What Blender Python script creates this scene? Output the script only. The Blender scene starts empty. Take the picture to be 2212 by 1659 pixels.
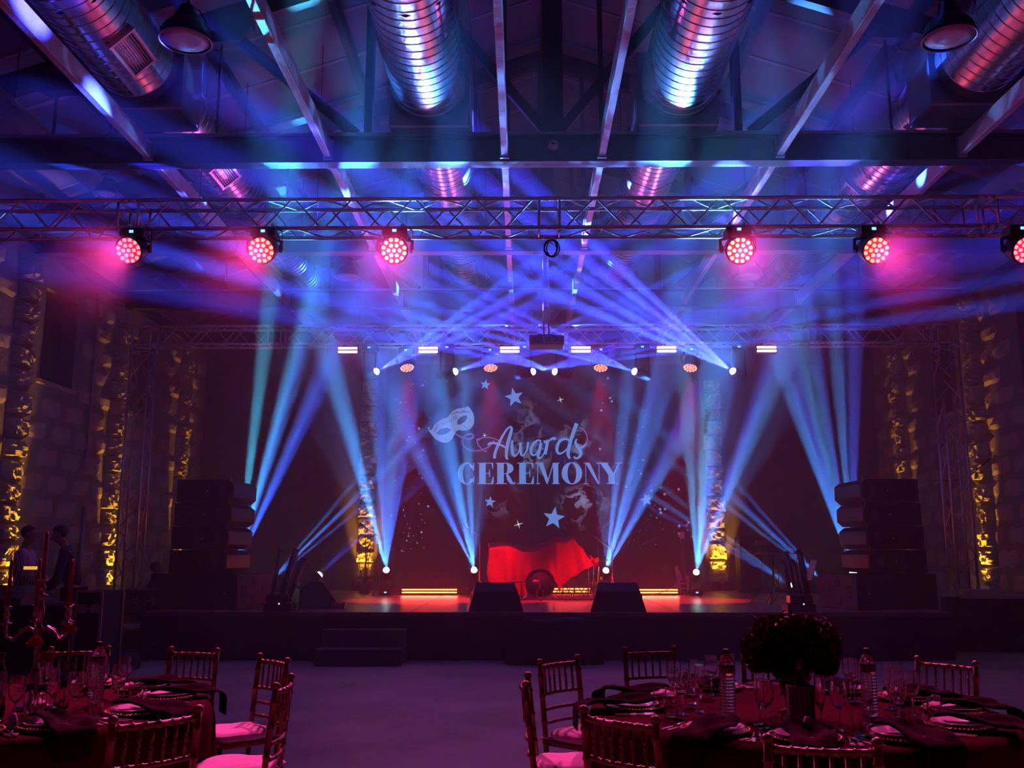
import bpy, math, random
from mathutils import Vector, Matrix, Euler
R = math.radians
PI = math.pi
random.seed(7)
scene = bpy.context.scene
col = scene.collection

# ---------------------------------------------------------------- camera
cam = bpy.data.cameras.new('camera')
cam.sensor_fit = 'HORIZONTAL'
cam.sensor_width = 36.0
cam.lens = 2050.0 / 2212.0 * 36.0
cam.clip_start = 0.05
camo = bpy.data.objects.new('camera', cam)
col.objects.link(camo)
camo.location = (0, 0, 1.57)
camo.rotation_euler = (R(90 + 10.12), 0, R(0.65))
scene.camera = camo

# ---------------------------------------------------------------- world, exposure, render quality
world = bpy.data.worlds.new('world')
scene.world = world
world.use_nodes = True
world.node_tree.nodes['Background'].inputs[0].default_value = (0.02, 0.01, 0.03, 1)
world.node_tree.nodes['Background'].inputs[1].default_value = 0.3
vs = scene.view_settings
vs.view_transform = 'Standard'
vs.look = 'None'
vs.gamma = 1.0
vs.use_curve_mapping = False
vs.exposure = 0.0
cy = scene.cycles
cy.use_adaptive_sampling = True
cy.adaptive_threshold = 0.6
cy.max_bounces = 16
cy.diffuse_bounces = 2
cy.glossy_bounces = 2
cy.transmission_bounces = 14
cy.transparent_max_bounces = 8
cy.volume_bounces = 1
cy.caustics_reflective = False
cy.caustics_refractive = False
cy.sample_clamp_indirect = 3.0
cy.use_denoising = True

# ---------------------------------------------------------------- light helpers
def aim(p, t):
    return (Vector(t) - Vector(p)).to_track_quat('-Z', 'Y').to_euler()

def gobo(light, spots, soft=0.5):
    """A glass gobo / prism in front of the lamp: a ring of small round openings and a middle one: (count, ring radius, opening radius, turn, colour, colour, colour turn)."""
    light.use_nodes = True
    nt = light.node_tree
    em = nt.nodes['Emission']
    tc = nt.nodes.new('ShaderNodeTexCoord')
    sep = nt.nodes.new('ShaderNodeSeparateXYZ')
    nt.links.new(tc.outputs['Normal'], sep.inputs[0])
    cb = nt.nodes.new('ShaderNodeCombineXYZ')
    for i in range(3):
        nt.links.new(sep.outputs[2], cb.inputs[i])
    dv = nt.nodes.new('ShaderNodeVectorMath')
    dv.operation = 'DIVIDE'
    nt.links.new(tc.outputs['Normal'], dv.inputs[0])
    nt.links.new(cb.outputs[0], dv.inputs[1])
    # fold the ring of openings into one sector, so one opening is evaluated for all of them
    def math_(op, a, b_=None, c=None):
        n = nt.nodes.new('ShaderNodeMath'); n.operation = op
        for i, q in enumerate((a, b_, c)):
            if q is None: continue
            if isinstance(q, (int, float)): n.inputs[i].default_value = q
            else: nt.links.new(q, n.inputs[i])
        return n.outputs[0]
    s2 = nt.nodes.new('ShaderNodeSeparateXYZ'); nt.links.new(dv.outputs[0], s2.inputs[0])
    n_, r0, r1, ph, c0, c1, cm = spots
    th = math_('ARCTAN2', s2.outputs[1], s2.outputs[0])
    rad_ = nt.nodes.new('ShaderNodeVectorMath'); rad_.operation = 'LENGTH'
    cz = nt.nodes.new('ShaderNodeCombineXYZ'); nt.links.new(s2.outputs[0], cz.inputs[0]); nt.links.new(s2.outputs[1], cz.inputs[1])
    nt.links.new(cz.outputs[0], rad_.inputs[0])
    rr = rad_.outputs['Value']
    step = 2 * PI / n_
    tf = math_('SUBTRACT', math_('FLOORED_MODULO', math_('ADD', th, ph), step), step / 2)
    dx = math_('SUBTRACT', rr, r0)
    dy = math_('MULTIPLY', rr, tf)
    d2 = math_('ADD', math_('MULTIPLY', dx, dx), math_('MULTIPLY', dy, dy))
    dmin = math_('MINIMUM', d2, math_('MULTIPLY', math_('MULTIPLY', rr, rr), 1.4))
    mr = nt.nodes.new('ShaderNodeMapRange'); mr.interpolation_type = 'SMOOTHSTEP'
    mr.inputs[1].default_value = (r1 * (1 + soft)) ** 2
    mr.inputs[2].default_value = (r1 * (1 - soft)) ** 2
    mr.inputs[3].default_value = 0; mr.inputs[4].default_value = 1
    nt.links.new(dmin, mr.inputs[0])
    mx = nt.nodes.new('ShaderNodeMix'); mx.data_type = 'RGBA'
    mx.inputs[6].default_value = (*c0, 1); mx.inputs[7].default_value = (*c1, 1)
    nt.links.new(math_('MULTIPLY_ADD', math_('SINE', math_('ADD', th, cm)), .5, .5), mx.inputs[0])
    nt.links.new(mx.outputs[2], em.inputs['Color'])
    nt.links.new(mr.outputs[0], em.inputs['Strength'])

def pattern_gobo(light, ax, ay, seed, c0, c1):
    """A dappled glass gobo with a wide, low oval gate."""
    light.use_nodes = True
    nt = light.node_tree
    em = nt.nodes['Emission']
    tc = nt.nodes.new('ShaderNodeTexCoord')
    sep = nt.nodes.new('ShaderNodeSeparateXYZ'); nt.links.new(tc.outputs['Normal'], sep.inputs[0])
    cb = nt.nodes.new('ShaderNodeCombineXYZ')
    for i in range(3): nt.links.new(sep.outputs[2], cb.inputs[i])
    dv = nt.nodes.new('ShaderNodeVectorMath'); dv.operation = 'DIVIDE'
    nt.links.new(tc.outputs['Normal'], dv.inputs[0]); nt.links.new(cb.outputs[0], dv.inputs[1])
    sc_ = nt.nodes.new('ShaderNodeVectorMath'); sc_.operation = 'DIVIDE'; sc_.inputs[1].default_value = (ax, ay, 1e6)
    nt.links.new(dv.outputs[0], sc_.inputs[0])
    ln = nt.nodes.new('ShaderNodeVectorMath'); ln.operation = 'LENGTH'; nt.links.new(sc_.outputs[0], ln.inputs[0])
    gate = nt.nodes.new('ShaderNodeMapRange'); gate.interpolation_type = 'SMOOTHSTEP'
    gate.inputs[1].default_value = 1.0; gate.inputs[2].default_value = .75; gate.inputs[3].default_value = 0; gate.inputs[4].default_value = 1
    nt.links.new(ln.outputs['Value'], gate.inputs[0])
    nz = nt.nodes.new('ShaderNodeTexNoise'); nz.inputs['Scale'].default_value = 22; nz.inputs['Detail'].default_value = 2; nz.inputs['Distortion'].default_value = 1.5
    of = nt.nodes.new('ShaderNodeVectorMath'); of.operation = 'ADD'; of.inputs[1].default_value = (seed, seed * 2.3, 0)
    nt.links.new(dv.outputs[0], of.inputs[0]); nt.links.new(of.outputs[0], nz.inputs['Vector'])
    mr = nt.nodes.new('ShaderNodeMapRange'); mr.interpolation_type = 'SMOOTHSTEP'
    mr.inputs[1].default_value = .46; mr.inputs[2].default_value = .62; mr.inputs[3].default_value = .12; mr.inputs[4].default_value = 1.6
    nt.links.new(nz.outputs['Fac'], mr.inputs[0])
    mu = nt.nodes.new('ShaderNodeMath'); mu.operation = 'MULTIPLY'
    nt.links.new(gate.outputs[0], mu.inputs[0]); nt.links.new(mr.outputs[0], mu.inputs[1])
    mx = nt.nodes.new('ShaderNodeMix'); mx.data_type = 'RGBA'
    mx.inputs[6].default_value = (*c0, 1); mx.inputs[7].default_value = (*c1, 1)
    nt.links.new(nz.outputs['Fac'], mx.inputs[0])
    nt.links.new(mx.outputs[2], em.inputs['Color'])
    nt.links.new(mu.outputs[0], em.inputs['Strength'])

def spot(name, p, t, color, energy, half, blend=0.3, size=0.03, parent=None):
    l = bpy.data.lights.new(name, 'SPOT')
    l.energy = energy
    l.color = color
    l.spot_size = R(2 * half)
    l.spot_blend = blend
    l.shadow_soft_size = size
    o = bpy.data.objects.new(name, l)
    col.objects.link(o)
    o.location = p
    o.rotation_euler = aim(p, t)
    if parent is not None:
        o.parent = parent
        o.matrix_parent_inverse = parent.matrix_world.inverted()
    return l

# ---------------------------------------------------------------- mesh builder
class MB:
    def __init__(s):
        s.v = []; s.f = []; s.s = []
    def add(s, vs_, fs, smooth=False, M=None):
        b = len(s.v)
        if M is not None:
            vs_ = [tuple(M @ Vector(v)) for v in vs_]
        s.v.extend(tuple(v) for v in vs_)
        s.f.extend(tuple(b + i for i in f) for f in fs)
        s.s.extend([smooth] * len(fs))
        return s
    def box(s, c, d, rz=0.0, M=None, bev=0.0):
        x, y, z = d[0] / 2, d[1] / 2, d[2] / 2
        if bev > 0:
            b = min(bev, x * .9, y * .9, z * .9)
            vs_ = []
            for k, (zz, e) in enumerate(((-z, b), (-z + b, 0), (z - b, 0), (z, b))):
                for (sx, sy) in ((-1, -1), (1, -1), (1, 1), (-1, 1)):
                    vs_.append((sx * (x - e), sy * (y - e), zz))
            fs = [(3, 2, 1, 0), (12, 13, 14, 15)]
            for k in range(3):
                for i in range(4):
                    j = (i + 1) % 4
                    fs.append((k * 4 + i, k * 4 + j, k * 4 + 4 + j, k * 4 + 4 + i))
        else:
            vs_ = [(-x, -y, -z), (x, -y, -z), (x, y, -z), (-x, y, -z), (-x, -y, z), (x, -y, z), (x, y, z), (-x, y, z)]
            fs = [(3, 2, 1, 0), (4, 5, 6, 7), (0, 1, 5, 4), (1, 2, 6, 5), (2, 3, 7, 6), (3, 0, 4, 7)]
        T = Matrix.Translation(c) @ Matrix.Rotation(rz, 4, 'Z')
        if M is not None:
            T = M @ T
        return s.add(vs_, fs, False, T)
    def bar(s, a, b, w, h, up=(0, 0, 1)):
        """box-section bar from a to b"""
        a = Vector(a); b = Vector(b)
        d = (b - a).normalized()
        u = Vector(up)
        if abs(d.dot(u)) > .98:
            u = Vector((0, 1, 0))
        r = d.cross(u).normalized() * (w / 2)
        u = r.cross(d).normalized() * (h / 2)
        vs_ = [a - r - u, a + r - u, a + r + u, a - r + u, b - r - u, b + r - u, b + r + u, b - r + u]
        fs = [(0, 1, 2, 3), (7, 6, 5, 4), (0, 4, 5, 1), (1, 5, 6, 2), (2, 6, 7, 3), (3, 7, 4, 0)]
        return s.add(vs_, fs)
    def tube(s, pts, r, n=8, cap=True, closed=False):
        pts = [Vector(p) for p in pts]
        m = len(pts)
        rs = r if isinstance(r, (list, tuple)) else [r] * m
        vs_ = []; fs = []
        prev = None
        for i, p in enumerate(pts):
            if closed:
                d = (pts[(i + 1) % m] - pts[i - 1])
            elif i == 0:
                d = pts[1] - pts[0]
            elif i == m - 1:
                d = pts[-1] - pts[-2]
            else:
                d = (pts[i + 1] - pts[i]).normalized() + (pts[i] - pts[i - 1]).normalized()
            d = d.normalized() if d.length > 1e-9 else Vector((0, 0, 1))
            if prev is None:
                u = Vector((0, 0, 1)) if abs(d.z) < .9 else Vector((1, 0, 0))
                u = (u - d * u.dot(d)).normalized()
            else:
                u = (prev - d * prev.dot(d)).normalized()
            prev = u
            w = d.cross(u)
            for k in range(n):
                a = 2 * PI * k / n
                vs_.append(p + (u * math.cos(a) + w * math.sin(a)) * rs[i])
        seg = m if closed else m - 1
        for i in range(seg):
            for k in range(n):
                k2 = (k + 1) % n
                j = (i + 1) % m
                fs.append((i * n + k, i * n + k2, j * n + k2, j * n + k))
        s.add(vs_, fs, True)
        if cap and not closed:
            b = len(s.v) - m * n
            s.f.append(tuple(b + k for k in reversed(range(n)))); s.s.append(False)
            s.f.append(tuple(b + (m - 1) * n + k for k in range(n))); s.s.append(False)
        return s
    def lathe(s, prof, n=20, M=None, smooth=True, caps=True):
        vs_ = []; fs = []
        m = len(prof)
        for (r, z) in prof:
            for k in range(n):
                a = 2 * PI * k / n
                vs_.append((r * math.cos(a), r * math.sin(a), z))
        for i in range(m - 1):
            for k in range(n):
                k2 = (k + 1) % n
                fs.append((i * n + k, i * n + k2, (i + 1) * n + k2, (i + 1) * n + k))
        s.add(vs_, fs, smooth, M)
        b = len(s.v) - m * n
        if caps and prof[0][0] > 1e-6:
            s.f.append(tuple(b + k for k in reversed(range(n)))); s.s.append(False)
        if caps and prof[-1][0] > 1e-6:
            s.f.append(tuple(b + (m - 1) * n + k for k in range(n))); s.s.append(False)
        return s
    def prism(s, poly, t, M=None):
        """2-D polygon (x, z) thickened along y from -t/2 to t/2"""
        n = len(poly)
        vs_ = [(x, -t / 2, z) for x, z in poly] + [(x, t / 2, z) for x, z in poly]
        fs = [tuple(range(n)), tuple(reversed(range(n, 2 * n)))]
        for i in range(n):
            j = (i + 1) % n
            fs.append((i, n + i, n + j, j))
        return s.add(vs_, fs, False, M)
    def grid(s, fn, nu, nv, smooth=True, wrap=False):
        vs_ = [fn(i / nu, j / nv) for i in range(nu + (0 if wrap else 1)) for j in range(nv + 1)]
        fs = []
        for i in range(nu):
            i2 = (i + 1) % nu if wrap else i + 1
            for j in range(nv):
                fs.append((i * (nv + 1) + j, i2 * (nv + 1) + j, i2 * (nv + 1) + j + 1, i * (nv + 1) + j + 1))
        return s.add(vs_, fs, smooth)
    def build(s, name, mat, parent=None, world=False):
        me = bpy.data.meshes.new(name)
        if world and parent is not None:
            inv = parent.matrix_world.inverted()
            vv = [tuple(inv @ Vector(v)) for v in s.v]
        else:
            vv = s.v
        me.from_pydata(vv, [], s.f)
        me.polygons.foreach_set('use_smooth', s.s)
        me.update()
        if mat is not None:
            me.materials.append(mat)
        o = bpy.data.objects.new(name, me)
        col.objects.link(o)
        if parent is not None:
            o.parent = parent
        return o

def tag(o, label=None, cat=None, group=None, kind=None):
    if label: o['label'] = label
    if cat: o['category'] = cat
    if group: o['group'] = group
    if kind: o['kind'] = kind
    return o

def thing(name, label, cat, loc=(0, 0, 0), rz=0.0, group=None, kind=None):
    o = bpy.data.objects.new(name, None)
    o.empty_display_size = 0.1
    col.objects.link(o)
    o.location = loc
    o.rotation_euler = (0, 0, rz)
    o.matrix_world = Matrix.Translation(loc) @ Matrix.Rotation(rz, 4, 'Z')
    return tag(o, label, cat, group, kind)

def part_copy(src, parent, loc=None, rot=None, scale=None):
    c = src.copy()
    col.objects.link(c)
    c.parent = parent
    if loc is not None: c.location = loc
    if rot is not None: c.rotation_euler = rot
    if scale is not None: c.scale = scale
    return c

def dup(root, loc, rz=0.0, label=None, group=None, scale=None):
    r = root.copy()
    col.objects.link(r)
    r.location = loc
    r.rotation_euler = (root.rotation_euler[0], root.rotation_euler[1], rz)
    if scale is not None: r.scale = scale
    if label: r['label'] = label
    if group: r['group'] = group
    for ch in list(root.children):
        if ch.type == 'LIGHT':
            continue
        c = ch.copy(); col.objects.link(c); c.parent = r
        for g in ch.children:
            d = g.copy(); col.objects.link(d); d.parent = c
    return r

# ---------------------------------------------------------------- materials
MATS = {}
def mat(name, color, rough=0.6, metal=0.0, var=0.0, vscale=6.0, bump=0.0, bscale=30.0, emit=None, estr=0.0, spec=0.5, sheen=0.0, coat=0.0):
    if name in MATS:
        return MATS[name]
    m = bpy.data.materials.new(name)
    m.use_nodes = True
    nt = m.node_tree
    b = nt.nodes['Principled BSDF']
    b.inputs['Base Color'].default_value = (*color, 1)
    b.inputs['Roughness'].default_value = rough
    b.inputs['Metallic'].default_value = metal
    b.inputs['Specular IOR Level'].default_value = spec
    b.inputs['Sheen Weight'].default_value = sheen
    b.inputs['Coat Weight'].default_value = coat
    if var > 0 or bump > 0:
        tc = nt.nodes.new('ShaderNodeTexCoord')
    if var > 0:
        nz = nt.nodes.new('ShaderNodeTexNoise')
        nz.inputs['Scale'].default_value = vscale
        nz.inputs['Detail'].default_value = 4
        nt.links.new(tc.outputs['Object'], nz.inputs['Vector'])
        mx = nt.nodes.new('ShaderNodeMix')
        mx.data_type = 'RGBA'
        mx.inputs[6].default_value = (*[max(0, c * (1 - var)) for c in color], 1)
        mx.inputs[7].default_value = (*[min(1, c * (1 + var)) for c in color], 1)
        nt.links.new(nz.outputs['Fac'], mx.inputs[0])
        nt.links.new(mx.outputs[2], b.inputs['Base Color'])
    if bump > 0:
        nb = nt.nodes.new('ShaderNodeTexNoise')
        nb.inputs['Scale'].default_value = bscale
        nb.inputs['Detail'].default_value = 5
        nt.links.new(tc.outputs['Object'], nb.inputs['Vector'])
        bp = nt.nodes.new('ShaderNodeBump')
        bp.inputs['Strength'].default_value = bump
        bp.inputs['Distance'].default_value = 0.02
        nt.links.new(nb.outputs['Fac'], bp.inputs['Height'])
        nt.links.new(bp.outputs[0], b.inputs['Normal'])
    if emit is not None:
        b.inputs['Emission Color'].default_value = (*emit, 1)
        b.inputs['Emission Strength'].default_value = estr
        m.cycles.emission_sampling = 'NONE'
    MATS[name] = m
    return m

def glass(name, color=(1, 1, 1), rough=0.0, ior=1.45):
    if name in MATS:
        return MATS[name]
    m = bpy.data.materials.new(name)
    m.use_nodes = True
    nt = m.node_tree
    nt.nodes.clear()
    out = nt.nodes.new('ShaderNodeOutputMaterial')
    g = nt.nodes.new('ShaderNodeBsdfGlass')
    g.inputs['Color'].default_value = (*color, 1)
    g.inputs['Roughness'].default_value = rough
    g.inputs['IOR'].default_value = ior
    nt.links.new(g.outputs[0], out.inputs['Surface'])
    MATS[name] = m
    return m

BLACK = mat('black_plastic', (0.010, 0.010, 0.012), 0.55, spec=0.25)
BLACKM = mat('black_steel', (0.02, 0.02, 0.024), 0.4, 0.3)
CLOTHK = mat('black_cloth', (0.010, 0.008, 0.012), 1.0, bump=0.2, bscale=60, spec=0.1)
ALU = mat('truss_aluminium', (0.7, 0.7, 0.73), 0.36, 0.75, var=0.12, vscale=3)
GALV = mat('galvanised_duct', (0.66, 0.68, 0.72), 0.24, 1.0, var=0.18, vscale=5, bump=0.05, bscale=8)
STEELD = mat('dark_painted_steel', (0.022, 0.02, 0.028), 0.6, 0.0, var=0.3, vscale=3)
BOARD = mat('pale_joist_timber', (0.42, 0.40, 0.38), 0.5, 0.0, var=0.35, vscale=7, bump=0.3, bscale=25)
ROOF = mat('roof_panel_paint', (0.2, 0.19, 0.22), 0.6, 0.0, var=0.15, vscale=1.5)
SEAM = mat('roof_seam_strip', (0.34, 0.33, 0.35), 0.5)
STONE = mat('limestone_block', (0.45, 0.38, 0.32), 0.9, 0.0, var=0.35, vscale=4, bump=0.8, bscale=9)
ROUGHSTONE = mat('rough_limestone', (0.42, 0.36, 0.28), 0.85, 0.0, var=0.45, vscale=9, bump=1.0, bscale=14)
MORTAR = mat('dark_wall_mortar', (0.26, 0.22, 0.19), 0.95, 0.0, var=0.3, vscale=3, bump=0.6, bscale=12)
GOLD = mat('gold_lacquered_wood', (0.17, 0.085, 0.03), 0.33, 0.35, var=0.2, vscale=12)
CUSH = mat('white_cushion', (0.75, 0.72, 0.72), 0.85, bump=0.15, bscale=20)
BURG = mat('burgundy_cloth', (0.05, 0.004, 0.014), 1.0, var=0.2, vscale=4, bump=0.15, bscale=70, spec=0.02)
NAPK = mat('dark_wine_napkin', (0.012, 0.0015, 0.005), 1.0, bump=0.2, bscale=60, spec=0.05)
CHINA = mat('white_china', (0.78, 0.78, 0.78), 0.12)
GOLDM = mat('gold_rim', (0.75, 0.5, 0.2), 0.3, 1.0)
SILV = mat('polished_cutlery', (0.8, 0.78, 0.72), 0.18, 1.0)
GLS = glass('clear_glass', (1, 1, 1), .035, 1.6)
PET = glass('bottle_plastic', (0.93, 0.93, 1.0), 0.09, 1.33)
# ---------------------------------------------------------------- lamp strengths used by the lamp builders
WASH_E = 1550.0
REARWASH_E = 1700.0
STROBE_E = 90.0
BEAM_E = 110000.0
FBEAM_E = 105000.0
AMBER_E = 950.0
STRIP_E = 26.0
PATTERN_E = 6600.0
HAZE_D = 0.02
# ================================================================ the hall
XL, XR, XC, YB = -8.0, 8.78, 0.39, 23.45
def struct(name, mb, m, label=None, cat=None):
    o = mb.build(name, m)
    o['kind'] = 'structure'
    if label: o['label'] = label
    if cat: o['category'] = cat
    return o

# floor: polished concrete slab
def floor_mat():
    m = mat('polished_concrete', (0.30, 0.28, 0.28), 0.42, 0.0)
    nt = m.node_tree
    b = nt.nodes['Principled BSDF']
    tc = nt.nodes.new('ShaderNodeTexCoord')
    n1 = nt.nodes.new('ShaderNodeTexNoise'); n1.inputs['Scale'].default_value = 0.9; n1.inputs['Detail'].default_value = 8
    n2 = nt.nodes.new('ShaderNodeTexNoise'); n2.inputs['Scale'].default_value = 9; n2.inputs['Detail'].default_value = 6
    nt.links.new(tc.outputs['Object'], n1.inputs['Vector']); nt.links.new(tc.outputs['Object'], n2.inputs['Vector'])
    cr = nt.nodes.new('ShaderNodeValToRGB')
    cr.color_ramp.elements[0].position = .3; cr.color_ramp.elements[0].color = (.28, .25, .26, 1)
    cr.color_ramp.elements[1].position = .75; cr.color_ramp.elements[1].color = (.54, .49, .49, 1)
    nt.links.new(n1.outputs['Fac'], cr.inputs[0]); nt.links.new(cr.outputs[0], b.inputs['Base Color'])
    mr = nt.nodes.new('ShaderNodeMapRange'); mr.inputs[3].default_value = .33; mr.inputs[4].default_value = .55
    nt.links.new(n2.outputs['Fac'], mr.inputs[0]); nt.links.new(mr.outputs[0], b.inputs['Roughness'])
    return m
struct('floor', MB().box((XC, 10, -0.05), (17.6, 27.2, 0.1)), floor_mat(), 'polished grey concrete floor of the hall', 'floor')

# side walls with niches, stone blocks and rough pilasters
random.seed(11)
NICHES = [(15.35, 16.5), (19.0, 20.15), (11.7, 12.85)]
NZ0, NZ1 = 4.42, 5.98
def wall_boxes(x0, x1):
    mb = MB()
    xc, w = (x0 + x1) / 2, abs(x1 - x0)
    y0, y1 = -3.5, YB
    mb.box((xc, (y0 + y1) / 2, NZ0 / 2), (w, y1 - y0, NZ0))
    mb.box((xc, (y0 + y1) / 2, (NZ1 + 7.5) / 2), (w, y1 - y0, 7.5 - NZ1))
    ys = sorted(NICHES)
    prev = y0
    for a, b in ys:
        mb.box((xc, (prev + a) / 2, (NZ0 + NZ1) / 2), (w, a - prev, NZ1 - NZ0))
        prev = b
    mb.box((xc, (prev + y1) / 2, (NZ0 + NZ1) / 2), (w, y1 - prev, NZ1 - NZ0))
    return mb
wall_left = struct('wall_left', wall_boxes(XL - .35, XL), MORTAR, 'rough stone block wall behind the sound desk', 'wall')
wall_right = struct('wall_right', wall_boxes(XR, XR + .35), MORTAR, 'rough stone block wall behind the draped paper table', 'wall')
wall_back = struct('wall_back', MB().box((XC, YB + .15, 5), (17.6, .3, 10)), mat('dark_back_wall', (.10, .085, .09), .9, var=.3, vscale=2, bump=.4, bscale=6), 'dark rear wall of the hall behind the stage', 'wall')
def shutters(side):
    for k, (a, b) in enumerate(sorted(NICHES)):
        x = XL - .3 if side < 0 else XR + .3
        mb = MB().box((x, (a + b) / 2, (NZ0 + NZ1) / 2), (.06, b - a, NZ1 - NZ0))
        o = struct('window_%d' % (k + 1 + (3 if side > 0 else 0)), mb, mat('blind_niche_panel', (.05, .03, .035), .8), None, 'window')
        o['label'] = 'dark blind window niche in the %s stone wall, %s' % ('left' if side < 0 else 'right', ('beyond the frame edge by the front truss', 'between the first two lit pilasters', 'just in front of the stage corner')[k])
        s = MB().box((x + (.15 if side < 0 else -.15), (a + b) / 2, NZ0 - .04), (.4, b - a + .2, .08), bev=.01)
        s.build('window_sill', ROUGHSTONE, o)
shutters(-1); shutters(1)

# stone block meshes shared by all blocks of a wall
def block_mesh(name, L, H, T, m, seed, amp):
    rnd = random.Random(seed)
    nu, nv = 4, 3
    vs_, fs = [], []
    for i in range(nu + 1):
        for j in range(nv + 1):
            edge = i in (0, nu) or j in (0, nv)
            d = 0 if edge else T * .5 + rnd.uniform(-amp, amp)
            vs_.append((-T * .35 if edge else d, (i / nu - .5) * (L - .02) , (j / nv - .5) * (H - .02)))
    for i in range(nu):
        for j in range(nv):
            a = i * (nv + 1) + j
            fs.append((a, a + nv + 1, a + nv + 2, a + 1))
    me = bpy.data.meshes.new(name)
    me.from_pydata(vs_, [], fs); me.update()
    me.materials.append(m)
    return me
BLK = [block_mesh('stone_block', .86, .42, .05, STONE, s, .012) for s in range(5)]
def add_blocks(wall, side, y0, y1, z1):
    n = 0
    rows = int(z1 / .42)
    for r in range(rows):
        y = y0 + (.43 if r % 2 else 0)
        z = .21 + r * .42
        while y < y1 - .43:
            yc = y + .43
            y += .86
            if any(a - .5 < yc < b + .5 for a, b in NICHES) and NZ0 - .25 < z < NZ1 + .2:
                continue
            if any(abs(yc - p) < .3 for p in PIL):
                continue
            o = bpy.data.objects.new('stone_block', random.choice(BLK))
            col.objects.link(o)
            o.parent = wall
            o.location = (XL if side < 0 else XR, yc, z)
            o.rotation_euler = (0, 0, 0 if side < 0 else PI)
            o.scale = (random.uniform(.7, 1.5), 1, 1)
            n += 1
            if n >= 298: return
PIL = [14.7, 18.3, 21.95]
add_blocks(wall_left, -1, 12.4, YB - .3, 6.5)
add_blocks(wall_right, 1, 12.4, YB - .3, 6.5)

# rough stone pilasters; every stone its own piece
PST = []
for s in range(6):
    rnd = random.Random(100 + s)
    nu, nv = 12, 8
    vs_, fs = [], []
    for i in range(nu + 1):
        for j in range(nv + 1):
            u, v = i / nu - .5, j / nv - .5
            e = max(abs(u), abs(v)) * 2
            d = .14 * (1 - max(0, e - .72) / .28 * .55) + rnd.uniform(-.022, .022) + .02 * math.sin(9 * u + s * 2) * math.cos(14 * v + s)
            if e > .99: d = 0.0
            vs_.append((d, u * .98, v * .97))
    for i in range(nu):
        for j in range(nv):
            a = i * (nv + 1) + j
            fs.append((a, a + nv + 1, a + nv + 2, a + 1))
    me = bpy.data.meshes.new('pilaster_stone'); me.from_pydata(vs_, [], fs); me.update()
    me.materials.append(ROUGHSTONE)
    PST.append(me)
def pilaster(x, y, rz, label, w=.52, z0=0.0, z1=6.4):
    p = thing('wall_pilaster', label, 'pilaster', (x, y, z0), rz, 'rough stone pilasters', 'structure')
    z = 0.0
    k = 0
    while z < z1 - z0 - .15:
        h = random.uniform(.27, .44)
        o = bpy.data.objects.new('stone', PST[(k * 7 + int(y * 3)) % 6])
        col.objects.link(o); o.parent = p
        o.location = (random.uniform(-.012, .012), random.uniform(-.015, .015), z + h / 2)
        o.scale = (random.uniform(.9, 1.25), w + random.uniform(-.04, .04), h)
        if random.random() < .5:
            o.scale[1] *= -1
        z += h
        k += 1
    return p
for y, lb in zip(PIL, ('behind the standing man', 'beside the truss leg', 'behind the speaker stack')):
    pilaster(XL, y, 0, 'rough stone pilaster lit amber on the left wall, ' + lb)
for y, lb in zip(PIL, ('at the picture edge', 'above the draped paper table', 'behind the speaker stack')):
    pilaster(XR, y - .15, PI, 'rough stone pilaster lit amber on the right wall, ' + lb)
pilaster(-3.83, YB, -PI / 2, 'amber-lit rough stone pilaster at the back of the stage beside the tree branches', .44, .7, 5.8)
pilaster(4.72, YB, -PI / 2, 'amber-lit rough stone pilaster at the back of the stage behind the bass guitar', .44, .7, 5.8)

# surface conduit and box on the left wall, fluorescent wall pipe lower down
pp = thing('wall_conduit', 'thin grey conduit with junction box running down the left stone wall', 'conduit', (XL + .05, 17.17, 2.3))
MB().tube([(0, 0, .95), (0, 0, 4.2)], .02, 8).build('pipe', mat('grey_conduit', (.4, .4, .42), .5), pp)
MB().box((0, 0, .88), (.09, .3, .14), bev=.01).build('junction_box', mat('grey_conduit', (.4, .4, .42), .5), pp)
MB().tube([(0, .1, .1), (0, .06, -1.5)], .035, 8).build('lower_pipe', mat('grey_conduit', (.4, .4, .42), .5), pp)
cd_ = MB().tube([(XR - .35, 17.2, 3.25), (XR - .3, 18.0, 3.05), (XR - .15, 19.0, 3.0), (XR - .1, 20.5, 3.1)], .012, 6).build('slack_cable', BLACK)
tag(cd_, 'slack black cable drooping from the right truss leg to the wall', 'cable')

# ---------------------------------------------------------------- roof
RZ = lambda x: 7.6 + .333 * (6.39 - abs(x - XC))          # underside of the rafters
for side, nm in ((-1, 'ceiling_left'), (1, 'ceiling_right')):
    ceil = thing(nm, 'dark painted roof panels sloping up from the %s wall to the ridge' % ('left' if side < 0 else 'right'), 'ceiling', (XC, 0, 0), 0, None, 'structure')
    xe = 8.75
    def sl(x, dz): return (side * x, RZ(XC + x) + dz)
    (xa, za), (xb, zb) = sl(.0, .47), sl(xe, .47)
    def panel(w, t, dz):
        (xa, za), (xb, zb) = sl(0, .47 + dz), sl(xe, .47 + dz)
        v = [(xa, -w / 2, za), (xb, -w / 2, zb), (xb, w / 2, zb), (xa, w / 2, za)]
        v += [(x, y, z + t) for x, y, z in v]
        return MB().add(v, [(0, 1, 2, 3), (7, 6, 5, 4), (0, 4, 5, 1), (1, 5, 6, 2), (2, 6, 7, 3), (3, 7, 4, 0)])
    p0 = panel(1.19, .06, 0).build('roof_panel', ROOF, ceil)
    s0 = panel(.07, .02, -.018).build('seam_strip', SEAM, ceil)
    for k in range(21):
        y = -1.4 + k * 1.2
        if k == 0:
            p0.location = (0, y, 0); s0.location = (0, y + .6, 0)
        else:
            part_copy(p0, ceil, (0, y, 0)); part_copy(s0, ceil, (0, y + .6, 0))
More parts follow.
